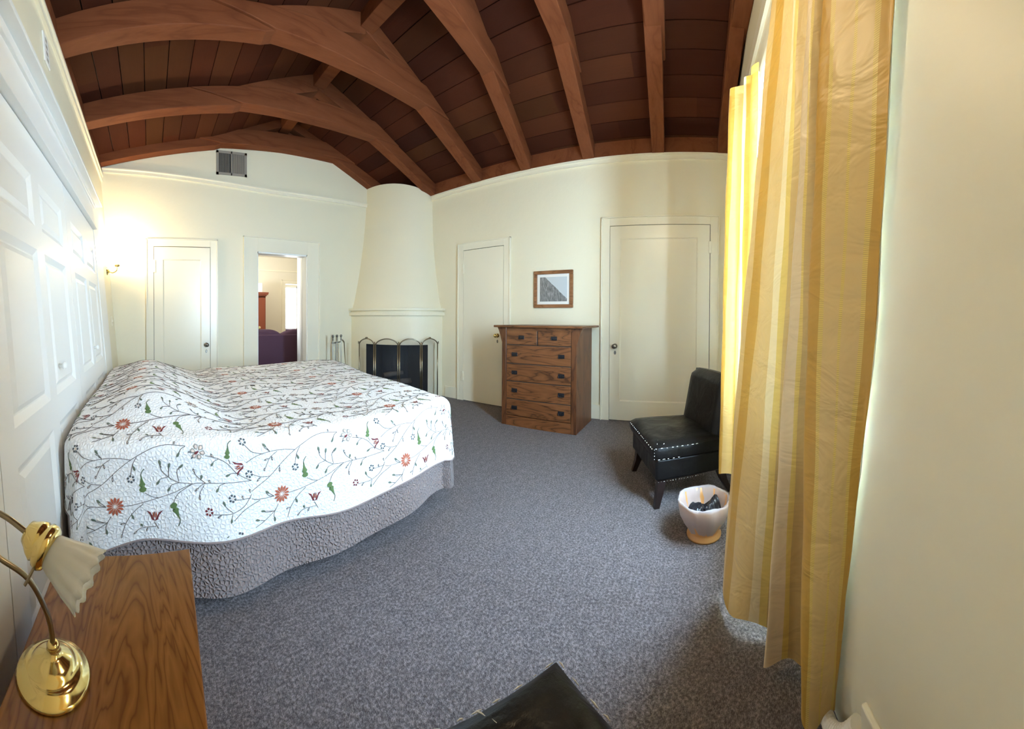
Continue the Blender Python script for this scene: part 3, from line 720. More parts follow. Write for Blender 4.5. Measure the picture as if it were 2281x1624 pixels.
# coverlet below (taupe)
rows, uvs, n = cloth(dtaupe, -.010, 20, 0, 30)
q = MB(); q.grid(rows, close=True)
tag(q.build('coverlet', M['taupe'], smooth=True, uv=uvs), 'taupe crinkle-quilted coverlet hanging below the white bedspread almost to the carpet', 'coverlet')
# white bedspread with embroidery in its own mesh
rows, uvs, n = cloth(dwhite, .002, 60, 0, 26)
q = MB(); q.grid(rows, close=True); uvs = list(uvs)
# taupe binding along the hem
hem = rows[-1]; q.tube(hem[:] + [hem[0]], .004, 6, 1, cap=False); uvs += [(0, 0)] * (len(hem) + 1) * 6
KP = .000504
STEMS = [[(590, 1265), (700, 1255), (880, 1210), (1000, 1170), (1140, 1110), (1250, 1108), (1400, 1112), (1610, 1105)],
 [(280, 1190), (330, 1160), (440, 1095), (560, 990), (665, 915), (760, 865), (850, 830), (950, 815), (1085, 828)],
 [(240, 965), (330, 920), (440, 898), (560, 898), (665, 915)], [(230, 830), (290, 885), (385, 910)], [(390, 860), (440, 895)],
 [(505, 905), (440, 950), (395, 1040)], [(710, 895), (680, 950), (665, 1030)], [(290, 1060), (360, 1088), (440, 1095)],
 [(280, 1245), (330, 1260), (475, 1265)], [(130, 1390), (220, 1320), (350, 1268)],
 [(515, 1335), (480, 1385), (390, 1440), (310, 1470)], [(375, 1365), (420, 1382), (475, 1385)], [(478, 1450), (475, 1410), (490, 1375)], [(405, 1222), (430, 1250), (475, 1265)],
 [(765, 1250), (690, 1310), (630, 1390), (597, 1490)], [(845, 1390), (880, 1445)], [(690, 1475), (750, 1435), (860, 1428)],
 [(990, 1255), (1030, 1180), (1130, 1115)], [(775, 1170), (830, 1200), (880, 1210)], [(885, 930), (900, 1000), (950, 1050), (1030, 1095), (1140, 1108)],
 [(958, 960), (955, 1050)], [(1055, 965), (1020, 1010), (1035, 1090)], [(870, 1105), (890, 1070), (950, 1055)], [(955, 1155), (980, 1115), (1035, 1098)],
 [(1145, 1000), (1170, 1050), (1240, 1105)], [(1210, 1050), (1205, 1080)], [(1170, 1160), (1200, 1125), (1235, 1110)], [(1195, 1225), (1195, 1180), (1230, 1120)],
 [(1330, 1170), (1350, 1130), (1400, 1112)], [(1240, 900), (1340, 925), (1420, 970), (1500, 1050), (1610, 1105)], [(1290, 975), (1310, 945), (1345, 930)],
 [(1400, 1060), (1450, 1042), (1520, 1050)], [(1425, 935), (1440, 970)], [(1020, 900), (1050, 850), (1085, 830)],
 [(1290, 1335), (1400, 1340), (1470, 1330), (1550, 1290), (1610, 1210)], [(1435, 1390), (1450, 1340)], [(1380, 1250), (1400, 1290), (1450, 1330)], [(1470, 1240), (1530, 1242), (1600, 1238)]]
BUDS = [((440, 895), (382, 830), 1), ((440, 950), (388, 962), 0), ((455, 935), (466, 975), 0), ((395, 1020), (393, 1048), 0), ((680, 950), (700, 1000), 1), ((360, 1088), (325, 1122), 0), ((525, 1020), (528, 1078), 0),
 ((470, 1385), (355, 1355), 1), ((390, 1440), (305, 1412), 1), ((480, 1430), (485, 1475), 1), ((475, 1265), (398, 1205), 1), ((630, 1390), (582, 1400), 0), ((670, 1320), (690, 1368), 1), ((600, 1470), (597, 1502), 0),
 ((715, 1455), (690, 1480), 0), ((800, 1430), (785, 1462), 0), ((760, 1428), (742, 1400), 1), ((900, 980), (882, 920), 1), ((955, 1010), (962, 945), 1), ((1030, 1000), (1068, 958), 1), ((890, 1075), (862, 1112), 1), ((975, 1120), (948, 1165), 1),
 ((1160, 1030), (1142, 990), 0), ((1205, 1080), (1213, 1042), 1), ((1280, 1106), (1265, 1080), 0), ((1195, 1130), (1158, 1165), 0), ((1195, 1190), (1197, 1232), 0), ((1345, 1140), (1322, 1178), 1), ((1310, 920), (1280, 882), 0),
 ((1305, 950), (1285, 982), 1), ((1440, 1045), (1398, 1062), 1), ((1045, 860), (1018, 908), 1), ((1360, 1340), (1328, 1362), 0), ((1440, 1370), (1436, 1405), 1), ((1395, 1285), (1375, 1240), 1), ((1540, 1242), (1528, 1210), 0), ((1000, 815), (1003, 790), 0), ((270, 1200), (262, 1165), 0)]
FL6 = [((215, 805), 'slate'), ((262, 1055), 'slate'), ((667, 1060), 'slate'), ((1265, 1315), 'maroon'), ((1450, 1228), 'slate')]
mats = [M['quilt'], M['taupe']] + [THR[k] for k in ('stem', 'leaf', 'green', 'rust', 'maroon', 'grey', 'slate', 'pale')]
MI = {k: i + 2 for i, k in enumerate(('stem', 'leaf', 'green', 'rust', 'maroon', 'grey', 'slate', 'pale'))}
TW, TH = 1330 * KP, 700 * KP
def emb_poly(poly, key, T, lift=.0035):
    """filled polygon fan in pattern px -> cloth"""
    pts = [T(p) for p in poly]
    if any(p is None for p in pts): return
    c = np.mean(pts, axis=0); vs = [drape(c[0], c[1], lift + .0012)] + [drape(p[0], p[1], lift) for p in pts]
    n_ = len(pts); q.add(vs, [(0, 1 + i, 1 + (i + 1) % n_) for i in range(n_)], MI[key]); uvs.extend([(0, 0)] * (n_ + 1))
def emb_line(pts, w_, key, T, lift=.0035):
    pp = smoothpath(pts, 5) if len(pts) > 2 else [np.array(p, float) for p in (pts[0], ((pts[0][0] + pts[1][0]) / 2, (pts[0][1] + pts[1][1]) / 2), pts[1])]
    L = []
    for i, p in enumerate(pp):
        t = pp[min(i + 1, len(pp) - 1)] - pp[max(i - 1, 0)]; l = math.hypot(*t) or 1; nx, ny = -t[1] / l * w_ / 2, t[0] / l * w_ / 2
        L.append(((p[0] + nx, p[1] + ny), (p[0], p[1]), (p[0] - nx, p[1] - ny)))
    run = []
    for trip in L:
        a = [T(x) for x in trip]
        if any(x is None for x in a):
            if len(run) > 1: q.grid(run, MI[key]); uvs.extend([(0, 0)] * 3 * len(run))
            run = []; continue
        run.append([drape(*a[0], lift - .001), drape(*a[1], lift + .001), drape(*a[2], lift - .001)])
    if len(run) > 1: q.grid(run, MI[key]); uvs.extend([(0, 0)] * 3 * len(run))
def petal(c, a, r0, r1, w_, key, T, lift=.0035):
    ca, sa = math.cos(a), math.sin(a); pr = [(r0, 0), (r0 + (r1 - r0) * .35, w_ * .8), (r0 + (r1 - r0) * .7, w_), (r1, 0), (r0 + (r1 - r0) * .7, -w_), (r0 + (r1 - r0) * .35, -w_ * .8)]
    emb_poly([(c[0] + x * ca - y * sa, c[1] + x * sa + y * ca) for x, y in pr], key, T, lift)
for tj in range(-3, 9):
    for ti in range(-2, 6):
        sh = .02 * tj
        ox = -.137 + ti * TW + sh * 1.0; oy = 1.107 + tj * TH     # aster height on the near drop = flat coordinate
        def T(p):
            X = ox + (p[0] - 545) * KP; Y = oy - (p[1] - 1265) * KP
            px, py, nx, ny, dd = near_core(X, Y)
            if dd == 0: return (X, Y)
            if dd - CR > dwhite(px, py, nx, ny) - .012: return None
            return (X, Y)
        # skip tiles fully outside
        if ox > 2.6 or ox < -1.3 or oy < .5 or oy > 4.2: continue
        for s_ in STEMS: emb_line(s_, 4.4, 'stem', T)
        for a, c, kk in BUDS:
            dx, dy = c[0] - a[0], c[1] - a[1]; l = math.hypot(dx, dy) or 1; an = math.atan2(dy, dx); L_ = min(l, 48)
            c0 = (c[0] - dx / l * L_, c[1] - dy / l * L_); petal(c0, an, 0, L_, 9 if kk else 7, 'leaf' if kk else 'slate', T, .004)
            if not kk: petal(c0, an, L_ * .25, L_ * .75, 3.2, 'pale', T, .0052)
            if l > 50: emb_line([a, c0], 5, 'stem', T)
        for c, col in FL6:
            for k in range(6): petal(c, k * PI / 3 + .3, 12, 33, 10, col, T)
            petal(c, 0, -9, 9, 7, 'pale', T)
        c = (545, 1262)
        for k in range(13):
            a = -PI / 2 + k * 2 * PI / 13; r = 82 + 10 * math.cos(2 * a)
            petal(c, a, 12, r * (.72 + .28 * abs(math.sin(a))), 10, 'rust', T); 
        for k in range(13): petal(c, -PI / 2 + k * 2 * PI / 13 + .24, 6, 40, 2, 'pale', T, .005)
        for (cx_, cy_, an) in ((850, 1345, -PI / 2), (180, 995, PI * .9)):
            ca, sa = math.cos(an), math.sin(an); R_ = lambda x, y: (cx_ + x * ca - y * sa, cy_ + x * sa + y * ca)
            for sg in (1, -1):
                emb_poly([R_(-38, 0), R_(-30, 22 * sg), R_(5, 34 * sg), R_(40, 62 * sg), R_(28, 34 * sg), R_(2, 20 * sg), R_(-22, 8 * sg)], 'maroon', T)
                emb_poly([R_(-20, 4 * sg), R_(0, 16 * sg), R_(34, 14 * sg), R_(10, 6 * sg)], 'rust', T, .004)
            emb_poly([R_(-12, 0), R_(6, 8), R_(40, 0), R_(6, -8)], 'maroon', T, .0048); emb_poly([R_(-4, 0), R_(6, 3), R_(26, 0), R_(6, -3)], 'pale', T, .006)
        for (cx_, cy_, an, L_) in ((755, 1120, -PI / 2 - .15, 1.), (1005, 1290, PI / 2 - .45, 1.), (1415, 895, -PI / 2 + .1, .8)):
            ca, sa = math.cos(an), math.sin(an); R_ = lambda x, y: (cx_ + L_ * (x * ca - y * sa), cy_ + L_ * (x * sa + y * ca))
            emb_poly([R_(-45, 0), R_(-38, 22), R_(-18, 30), R_(-4, 14), R_(14, 26), R_(32, 16), R_(52, 10), R_(90, 4), R_(52, -8), R_(30, -14), R_(12, -24), R_(-4, -12), R_(-20, -28), R_(-38, -20)], 'green', T)
            emb_line([R_(48, 2), R_(85, 0), R_(112, 14), R_(130, 34)], 7, 'leaf', T)
        c = (1180, 870)
        for k in range(6):
            a = k * PI / 3 + .2; petal(c, a, 14, 62, 19, 'grey', T); petal(c, a, 22, 52, 10, 'pale', T, .0048)
        petal(c, 2.6, -14, 30, 9, 'maroon', T, .0055); petal(c, PI * .75, 40, 74, 5, 'slate', T); petal(c, PI, 44, 78, 5, 'slate', T)
tag(q.build('bedspread', mats, smooth=True, uv=uvs), 'white quilted bedspread embroidered with vines and red flowers over the bed', 'bedspread')
# pillow under the spread
q = MB(); q.sphere((0, 0, 0), 1); q.map(lambda x, y, z: (-.02 + .20 * math.copysign(abs(x) ** .7, x), 2.02 + .42 * math.copysign(abs(y) ** .6, y), (.628 + .026 * z)))
pw = q.build('pillow', M['mattress'], smooth=True); tag(pw, 'white pillow under the bedspread nearest the nightstand', 'pillow', 'pillows under the bedspread')
p2 = pw.copy(); C.objects.link(p2); p2.location = (0, .88, -.004); p2['label'] = 'white pillow under the bedspread farthest from the nightstand'

# ------------------------------------------------------------------ nightstand + lamp
ns = thing('nightstand', 'low wooden nightstand with figured brown grain at the near side of the bed', 'nightstand', (-.07, .70, 0))
q = MB(); q.prism([(-.265, .30), (.083, .30), (.118, 1.035), (-.265, .985)], 2, .425, .45); q.build('table_top', M['nstand'], ns, bevel=.003)
q = MB(); q.prism([(-.255, .32), (.072, .32), (.104, 1.015), (-.255, .965)], 2, .04, .425); q.build('cabinet_body', M['nstand'], ns)
q = MB(); q.prism([(-.24, .34), (.06, .34), (.09, .99), (-.24, .94)], 2, .0, .04); q.build('plinth', M['leg'], ns)
LX, LY, LZ = -.190, .645, .45
lp = thing('table_lamp', 'brass gooseneck lamp with frosted tulip shade on the nightstand', 'lamp', (LX, LY, LZ))
q = MB(); q.lathe([(0, 0), (.072, 0), (.074, .004), (.070, .009), (.062, .012), (.060, .017), (.052, .021), (.046, .022), (.044, .028), (.034, .036), (.020, .042), (.014, .046), (.011, .056), (.013, .060), (.008, .066), (0, .066)], (LX, LY, LZ), seg=48); q.build('lamp_base', M['brass'], lp, smooth=True)
stem = smoothpath([(LX, LY, .51), (LX - .01, LY - .004, .57), (LX - .045, LY - .02, .645), (LX - .11, LY - .04, .69), (-.350, .60, .735), (-.355, .595, .765), (-.325, .588, .787), (-.265, .58, .785), (-.214, .572, .768)], 8)
q = MB(); q.tube(stem, .0055, 12); q.build('gooseneck', M['antique'], lp, smooth=True)
SA = Vector((.088, -.022, -.034)).normalized(); SO = Vector((-.210, .571, .770))
q = MB(); q.lathe([(.004, -.008), (.020, -.004), (.024, .004), (.030, .012), (.034, .022), (.031, .026), (.037, .030), (.038, .040), (.034, .046), (.024, .050)], SO, SA, 32); q.build('shade_holder', M['brass'], lp, smooth=True)
def wv(i, a, r, h):
    t = i / 9; return r * (1 + .05 * t * math.cos(12 * a)), h + .003 * t * math.cos(12 * a)
q = MB(); q.lathe([(.021, .036), (.024, .042), (.028, .051), (.031, .061), (.034, .072), (.037, .083), (.040, .093), (.042, .104), (.044, .114), (.047, .124)], SO, SA, 72, wave=wv); q.build('lamp_shade', M['frost'], lp, smooth=True, solid=.002)
q = MB(); u_ = SO + SA * .03; q.tube([u_ + Vector((-.01, -.02, -.028)), u_ + Vector((-.018, -.03, -.045)), u_ + Vector((-.022, -.034, -.052))], .0025, 8); q.build('switch_key', M['antique'], lp)

# ------------------------------------------------------------------ dresser
DX, DY0, DY1, DZ = 3.205, 1.105, 1.960, 1.055
dr = thing('dresser', 'tall oak mission-style dresser with six drawers between the two doors', 'dresser', (3.45, 1.53, 0))
q = MB(); q.box((DX + .012, DY0 + .045, 0), (3.72, DY1 - .045, DZ)); q.build('carcass', M['oakv'], dr)
q = MB(); q.box((DX - .055, DY0 - .075, DZ), (3.76, DY1 + .075, DZ + .022), bev=.004); q.build('dresser_top', M['oak'], dr)
for y0, y1 in ((DY0, DY0 + .055), (DY1 - .055, DY1)): q = MB(); q.box((DX, y0, 0), (3.73, y1, DZ), bev=.003); q.build('side_panel', M['oakv'], dr)
for sgn, yy in ((-1, DY0), (1, DY1)):   # corbels under the top
    q = MB(); q.prism([(yy, DZ), (yy + sgn * .06, DZ), (yy + sgn * .045, DZ - .03), (yy + sgn * .02, DZ - .10), (yy, DZ - .17)], 0, DX + .005, DX + .06); q.build('corbel', M['oakv'], dr)
q = MB(); q.box((DX + .004, DY0 + .05, 0), (DX + .02, DY1 - .05, .105)); q.build('bottom_rail', M['oak'], dr)
q = MB(); q.box((DX + .004, DY0 + .05, DZ - .035), (DX + .02, DY1 - .05, DZ)); q.build('top_rail', M['oak'], dr)
Rr = [(.115, .285), (.293, .475), (.483, .665), (.673, .865)]
def pull(parent, y, z):
    q = MB(); q.box((DX - .006, y - .034, z - .020), (DX - .001, y + .034, z + .020), bev=.002); q.box((DX - .016, y - .026, z - .004), (DX - .006, y - .018, z + .004)); q.box((DX - .016, y + .018, z - .004), (DX - .006, y + .026, z + .004)); q.tube([(DX - .016, y - .026, z), (DX - .018, y - .02, z - .016), (DX - .018, y + .02, z - .016), (DX - .016, y + .026, z)], .004, 8)
    q.build('drawer_pull', M['iron'], parent)
W0, W1 = DY0 + .06, DY1 - .06
for z0, z1 in Rr:
    q = MB(); q.box((DX - .002, W0, z0), (DX + .4, W1, z1), bev=.004); o = q.build('drawer', M['oak'], dr)
    for y in (W0 + .10, W1 - .10): pull(o, y, (z0 + z1) / 2)
mid = (W0 + W1) / 2
for y0, y1 in ((W0, mid - .006), (mid + .006, W1)):
    q = MB(); q.box((DX - .002, y0, .873), (DX + .4, y1, 1.02), bev=.004); o = q.build('drawer', M['oak'], dr); pull(o, (y0 + y1) / 2, .95)
q = MB()
for z in (.289, .479, .669, .869): q.box((DX + .008, W0, z - .006), (DX + .012, W1, z + .006))
q.box((DX + .008, mid - .008, .87), (DX + .012, mid + .008, 1.02)); q.build('drawer_gaps', M['dark'], dr)

# ------------------------------------------------------------------ framed picture
pc = thing('framed_picture', 'wood-framed black and white mountain photograph hanging above the dresser', 'picture', (XB, 1.615, 1.28))
y0, y1, z0, z1, c = 1.362, 1.870, 1.280, 1.728, .042
q = MB()
for a in (((y0, z0), (y1, z0 + c)), ((y0, z1 - c), (y1, z1)), ((y0, z0 + c), (y0 + c, z1 - c)), ((y1 - c, z0 + c), (y1, z1 - c))): q.box((XB - .028, a[0][0], a[0][1]), (XB, a[1][0], a[1][1]), bev=.004)
q.build('picture_frame', M['frame'], pc)
q = MB(); q.box((XB - .010, y0 + c, z0 + c), (XB - .004, y1 - c, z1 - c)); q.build('picture_mount', M['mat'], pc)
m = mat('grey_mountain_print', (.4, .42, .43), .35); n = N(m); uvc = n.coord('UV'); sp = n.n('ShaderNodeSeparateXYZ', {0: uvc}); U_, V_ = sp.outputs[0], sp.outputs[1]
nz = n.noise(uvc, 9, 5, .65); nz2 = n.noise(n.mapping(uvc, (14, 2.5, 1)), 2, 4, .6)
edge = n.math('ADD', n.math('SUBTRACT', 1.22, n.math('MULTIPLY', U_, 1.12)), n.math('MULTIPLY', n.math('SUBTRACT', nz.outputs[0], .5), .10))
rock = n.math('LESS_THAN', V_, edge)
rc = n.ramp(nz2.outputs[0], [(.3, (.06, .065, .07)), (.55, (.20, .21, .22)), (.75, (.48, .49, .50))])
n.col(n.mix(rock, (.52, .57, .60), rc))
q = MB(); q.add([(XB - .011, y1 - c - .035, z0 + c + .035), (XB - .011, y0 + c + .035, z0 + c + .035), (XB - .011, y0 + c + .035, z1 - c - .035), (XB - .011, y1 - c - .035, z1 - c - .035)], [(0, 1, 2, 3)])
q.build('print', m, pc, uv=[(0, 0), (1, 0), (1, 1), (0, 1)])

# ------------------------------------------------------------------ slipper chairs
def chair(label, back=True):
    """front-left corner of the seat at origin, x along the front edge, y towards the back"""
    t = thing('slipper_chair' if back else 'leather_ottoman', label, 'chair' if back else 'ottoman', (0, 0, 0))
    W, D = (.60, .50) if back else (.50, .54)
    def cushion(lo, hi, r, bul, name, parent, mt=None):
        q = MB(); q.box(lo, hi, bev=r)
        o = q.build(name, mt or M['leather'], parent, smooth=True, sub=2); return o
    q = MB(); q.box((.012, .012, .165), (W - .012, D, .30), bev=.012); q.build('seat_base', M['leather'], t, bevel=.004)
    # seat cushion, soft grid with crown
    def soft(x0, x1, y0, y1, z0, z1, crown, name):
        n_ = 16; q = MB(); rows = []
        def edge(t): return min(1, (1 - abs(2 * t - 1)) / .12)
        for i in range(n_ + 1):
            r = []
            for j in range(n_ + 1):
                s, tt = i / n_, j / n_; e = (edge(s) * edge(tt)); k = 1 - (1 - min(1, edge(s))) ** 2; k2 = 1 - (1 - min(1, edge(tt))) ** 2
                z = z1 - .022 * (1 - k * k2) + crown * math.sin(PI * s) * math.sin(PI * tt) + .004 * math.sin(9 * s + 4 * tt) * k * k2
                r.append((x0 + (x1 - x0) * s, y0 + (y1 - y0) * tt, z))
            rows.append(r)
        q.grid(rows)
        ring = [rows[0][j] for j in range(n_ + 1)] + [rows[i][n_] for i in range(1, n_ + 1)] + [rows[n_][j] for j in range(n_ - 1, -1, -1)] + [rows[i][0] for i in range(n_ - 1, 0, -1)]
        cx, cy = (x0 + x1) / 2, (y0 + y1) / 2
        q.grid([ring, [(p[0] + (.008 if p[0] > cx else -.008), p[1] + (.008 if p[1] > cy else -.008), (z0 + z1) / 2) for p in ring], [(p[0], p[1], z0) for p in ring]], close=True)
        q.add([(x0, y0, z0), (x1, y0, z0), (x1, y1, z0), (x0, y1, z0)], [(3, 2, 1, 0)])
        return q.build(name, M['leather'], t, smooth=True)
    sc_ = soft(0, W, 0, D - .04, .305, .395, .014, 'seat_cushion')
    # backrest, slightly raked, bulging
    n_ = 14; q = MB(); F_, B_ = [], []
    for i in range(n_ + 1):
        a, b_ = [], []
        for j in range(n_ + 1):
            s, h = i / n_, j / n_; z = .29 + .47 * h; rake = .09 * h; es = min(1, (1 - abs(2 * s - 1)) / .16); eh = min(1, (1 - h) / .12); k = math.sqrt(max(0, es * (2 - es))) * math.sqrt(max(0, eh * (2 - eh)))
            zz = z + .012 * math.sin(PI * s) * h
            a.append((.015 + (W - .03) * s, D - .05 + rake - .055 * k, zz)); b_.append((.015 + (W - .03) * s, D - .02 + rake + .05 * k, zz))
        F_.append(a); B_.append(b_[::-1])
    q.grid(F_); q.grid([[r[k] for r in B_][::1] for k in range(n_ + 1)]) 
    per = lambda G: [G[0][j] for j in range(n_ + 1)] + [G[i][n_] for i in range(1, n_ + 1)] + [G[n_][j] for j in range(n_ - 1, -1, -1)]
    Bn = [r[::-1] for r in B_]; q.grid([per(F_), per(Bn)])
    if back: q.build('backrest', M['leather'], t, smooth=True)
    for x, y, ox, oy in ((.06, .06, -.03, -.04), (W - .06, .06, .03, -.04), (.06, D - .03, -.02, .07), (W - .06, D - .03, .02, .07)):
        q = MB()
        def sq(cx, cy, z, r): return [(cx - r, cy - r, z), (cx + r, cy - r, z), (cx + r, cy + r, z), (cx - r, cy + r, z)]
        q.grid([sq(x + ox, y + oy, 0, .017), sq(x + ox * .35, y + oy * .35, .09, .023), sq(x, y, .175, .030)], close=True); q.add(sq(x + ox, y + oy, 0, .017), [(3, 2, 1, 0)])
        q.build('leg', M['leg'], t, bevel=.003)
    # worn seams
    q = MB()
    def dash(p0, p1, k, r=.0022, duty=.5):
        p0, p1 = Vector(p0), Vector(p1)
        for i in range(k):
            a = (i + random.uniform(0, .3)) / k; e = a + duty / k * random.uniform(.4, 1.2); m0, m1 = p0.lerp(p1, a), p0.lerp(p1, min(1, e)); m_ = m0.lerp(m1, .5) + Vector((0, 0, random.uniform(0, .002)))
            q.tube([m0, m_, m1], [r * .5, r * random.uniform(.8, 1.6), r * .4], 6)
    return t, dash, q, W, D
def place(t, origin, xdir):
    a = math.atan2(xdir[1], xdir[0]); t.location = origin; t.rotation_euler = (0, 0, a)
t, dash, q, W, D = chair('black leather slipper chair with white-scuffed seams standing before the large door')
dash((W + .004, .0, .372), (W + .006, .30, .372), 9); dash((.02, -.010, .365), (W, -.012, .365), 16, .0024); dash((W + .008, -.006, .372), (W + .008, -.006, .30), 4); dash((W, .0, .168), (W, .34, .168), 18, .0014, .35)
dash((W - .02, .02, .388), (W - .09, .05, .398), 2, .003, .9); dash((W - .02, .06, .386), (W - .05, .10, .396), 2, .002); dash((W, .01, .303), (W, .18, .303), 5, .0018)
q.build('worn_stitching', M['scuff'], t)['kind'] = 'stuff'
# x axis along P1->P2 (front edge) so the near corner is x=W ; y towards the back
o1 = Vector((2.60, .455, 0)); xd = Vector((-.617, -.276, 0)).normalized(); place(t, o1, xd)
t2, dash, q, W, D = chair('worn black leather seat in the foreground, only its corner showing at the bottom edge', False)
dash((.0, -.004, .372), (.0 + W, -.006, .372), 12, .0013, .5); dash((-.006, .0, .372), (-.006, D * .8, .372), 10, .0013, .5); dash((.19, .0, .382), (.17, .05, .398), 2, .0012, .8)
q.build('worn_stitching', M['scuff'], t2)['kind'] = 'stuff'
# corner (.675,.272): front edge along e1, depth along e2
e1 = Vector((-.872, .489, 0)); e2 = Vector((-.489, -.872, 0))
# x along front edge must be e1 reversed handedness: mirror by starting at the other end
o2 = Vector((.680, .276, 0)); place(t2, o2, (e1.x, e1.y)); t2.scale = (1, 1, 1.11)
# local y = rot90(x) = (-e1.y, e1.x) = (-.489,-.872) = e2

# ------------------------------------------------------------------ waste basket
bx_, by_ = 1.845, -.078
wb = thing('waste_basket', 'small amber wastebasket lined with a clear bag beside the curtain', 'wastebasket', (bx_, by_, 0))
q = MB(); q.lathe([(0, .003), (.088, .003), (.092, .0), (.093, .012), (.080, .022), (.078, .032), (.108, .085), (.128, .14), (.134, .185), (.131, .185), (.124, .14), (.104, .087), (.0, .045)], (bx_, by_, 0), seg=40); q.build('basket', M['terra'], wb, smooth=True)
def wv2(i, a, r, h): return r + .003 * math.sin(9 * a + i) + .002 * math.sin(23 * a), h + .004 * math.sin(5 * a + i * .7)
q = MB(); q.lathe([(.084, .040), (.112, .085), (.134, .135), (.142, .182), (.141, .196), (.134, .198), (.129, .188), (.122, .14), (.100, .085), (.06, .06)], (bx_, by_, 0), seg=64, wave=wv2); q.build('bin_liner', M['bagw'], wb, smooth=True)
q = MB(); nn = 40; rows = []
for i in range(12):
    r = .006 + .100 * i / 11; rows.append([(bx_ + .005 + r * math.cos(2 * PI * k / nn), by_ + r * math.sin(2 * PI * k / nn), .125 - .02 * (i / 11) ** 2 + .020 * math.sin(5 * k * 2 * PI / nn + i) * math.sin(i * 1.3) + (.05 * math.exp(-((k - 35) / 2.5) ** 2) * (i / 11))) for k in range(nn)])
q.grid(rows, close=True); q.grid([rows[-1], [(bx_ + .005 + .07 * math.cos(2 * PI * k / nn), by_ + .07 * math.sin(2 * PI * k / nn), .06) for k in range(nn)]], close=True)
tag(q.build('crumpled_bag', M['blackbag'], smooth=True), 'crumpled black plastic bag inside the wastebasket', 'plastic bag')

# ------------------------------------------------------------------ curtains
LS = 1
def curtain(name, label, hem, mid, top, zh, zm, zt, ztop, k=7, mt='curtain'):
    H_, Mm, T_ = smoothpath(hem, k), smoothpath(mid, k), smoothpath(top, k); n_ = len(H_); q = MB(); rows = []; uv_ = []
    arc = [0.]
    for i in range(1, n_): arc.append(arc[-1] + float(np.hypot(*(Mm[i] - Mm[i - 1]))))
    R_ = 46
    for j in range(R_ + 1):
        z = zh + (ztop - zh) * j / R_; r = []
        for i in range(n_):
            if z < zm: t = (z - zh) / (zm - zh); p = H_[i] * (1 - t) + Mm[i] * t
            else: t = (z - zm) / (zt - zm); p = Mm[i] * (1 - t) + T_[i] * t
            wob = .0035 * math.sin(z * 9 + i * .5) * math.sin(z * 4.3 + i * .21)
            y = max(p[1] + wob, -.414)
            r.append((p[0] + wob * .5, y, z + (.012 * math.sin(i * .35) if j == 0 else 0))); uv_.append((arc[i], z))
        rows.append(r)
    q.grid(rows)
    t = q.build(name, M[mt], smooth=True, uv=uv_); tag(t, label, 'curtain', 'gold striped curtains')
    nr = len(rows[0]); L = MB(); lr = []
    for r in rows[1:-1]:
        o = []
        for i in range(nr):
            a, b_ = r[max(i - 1, 0)], r[min(i + 1, nr - 1)]; dx, dy = b_[0] - a[0], b_[1] - a[1]; l_ = math.hypot(dx, dy) or 1
            p = (r[i][0] - dy / l_ * .0035 * LS, r[i][1] + dx / l_ * .0035 * LS, r[i][2]); o.append((p[0], max(p[1], -.4185), p[2]))
        lr.append(o)
    L.grid(lr); L.build('lining', M['lining'], t, smooth=True)
    return t
hem = [(1.48, -.30), (1.436, -.147), (1.300, -.150), (1.234, -.198), (1.21, -.27), (1.17, -.36), (1.11, -.36), (1.077, -.24), (1.065, -.29), (1.056, -.343), (1.0, -.38), (.904, -.306), (.875, -.320), (.868, -.355), (.885, -.400), (.90, -.408)]
mid_ = [(1.50, -.33), (1.44, -.215), (1.36, -.264), (1.22, -.275), (1.12, -.307), (1.07, -.36), (1.02, -.36), (1.01, -.296), (.96, -.305), (.93, -.33), (.90, -.37), (.889, -.31), (.82, -.325), (.75, -.36), (.69, -.395), (.672, -.40)]
top_ = [(1.50, -.36), (1.44, -.295), (1.25, -.317), (1.17, -.33), (1.12, -.344), (1.07, -.375), (1.0, -.375), (.95, -.328), (.92, -.33), (.90, -.34), (.87, -.375), (.84, -.335), (.77, -.34), (.68, -.365), (.59, -.39), (.57, -.395)]
curtain('curtain', 'wide gold and beige striped curtain hanging nearest the bare wall', hem, mid_, top_, .05, 1.15, 2.10, 2.62)
hem = [(2.10, -.34), (2.04, -.25), (1.99, -.170), (1.94, -.20), (1.92, -.27), (1.88, -.25), (1.84, -.30), (1.80, -.28), (1.76, -.33)]
mid_ = [(2.10, -.35), (2.05, -.27), (2.00, -.182), (1.94, -.22), (1.92, -.28), (1.88, -.26), (1.84, -.31), (1.80, -.29), (1.76, -.335)]
top_ = [(2.12, -.37), (2.06, -.30), (2.01, -.212), (1.97, -.27), (1.95, -.30), (1.90, -.28), (1.86, -.33), (1.81, -.31), (1.77, -.34)]
curtain('curtain', 'narrow gold curtain glowing with daylight behind the slipper chair', hem, mid_, top_, .27, 1.15, 2.50, 2.50, mt='curtain2')
q = MB(); q.tube([(.45, -.385, 2.47), (2.25, -.385, 2.47)], .010, 10)
for x in (.46, 1.66, 2.24): q.tube([(x, -.42, 2.47), (x, -.385, 2.47)], .007, 8)
tag(q.build('curtain_rod', M['white']), 'slim white curtain rod above the bedroom window', 'curtain rod')
# ribbed hose at the baseboard
hp = smoothpath([(.98, -.392, .045), (.90, -.378, .05), (.83, -.372, .07), (.775, -.378, .115), (.745, -.40, .16)], 14)
q = MB(); q.tube(hp, [.021 if i % 3 else .016 for i in range(len(hp))], 14)
tag(q.build('ribbed_hose', M['white'], smooth=False), 'short white ribbed hose at the baseboard below the curtain', 'hose')

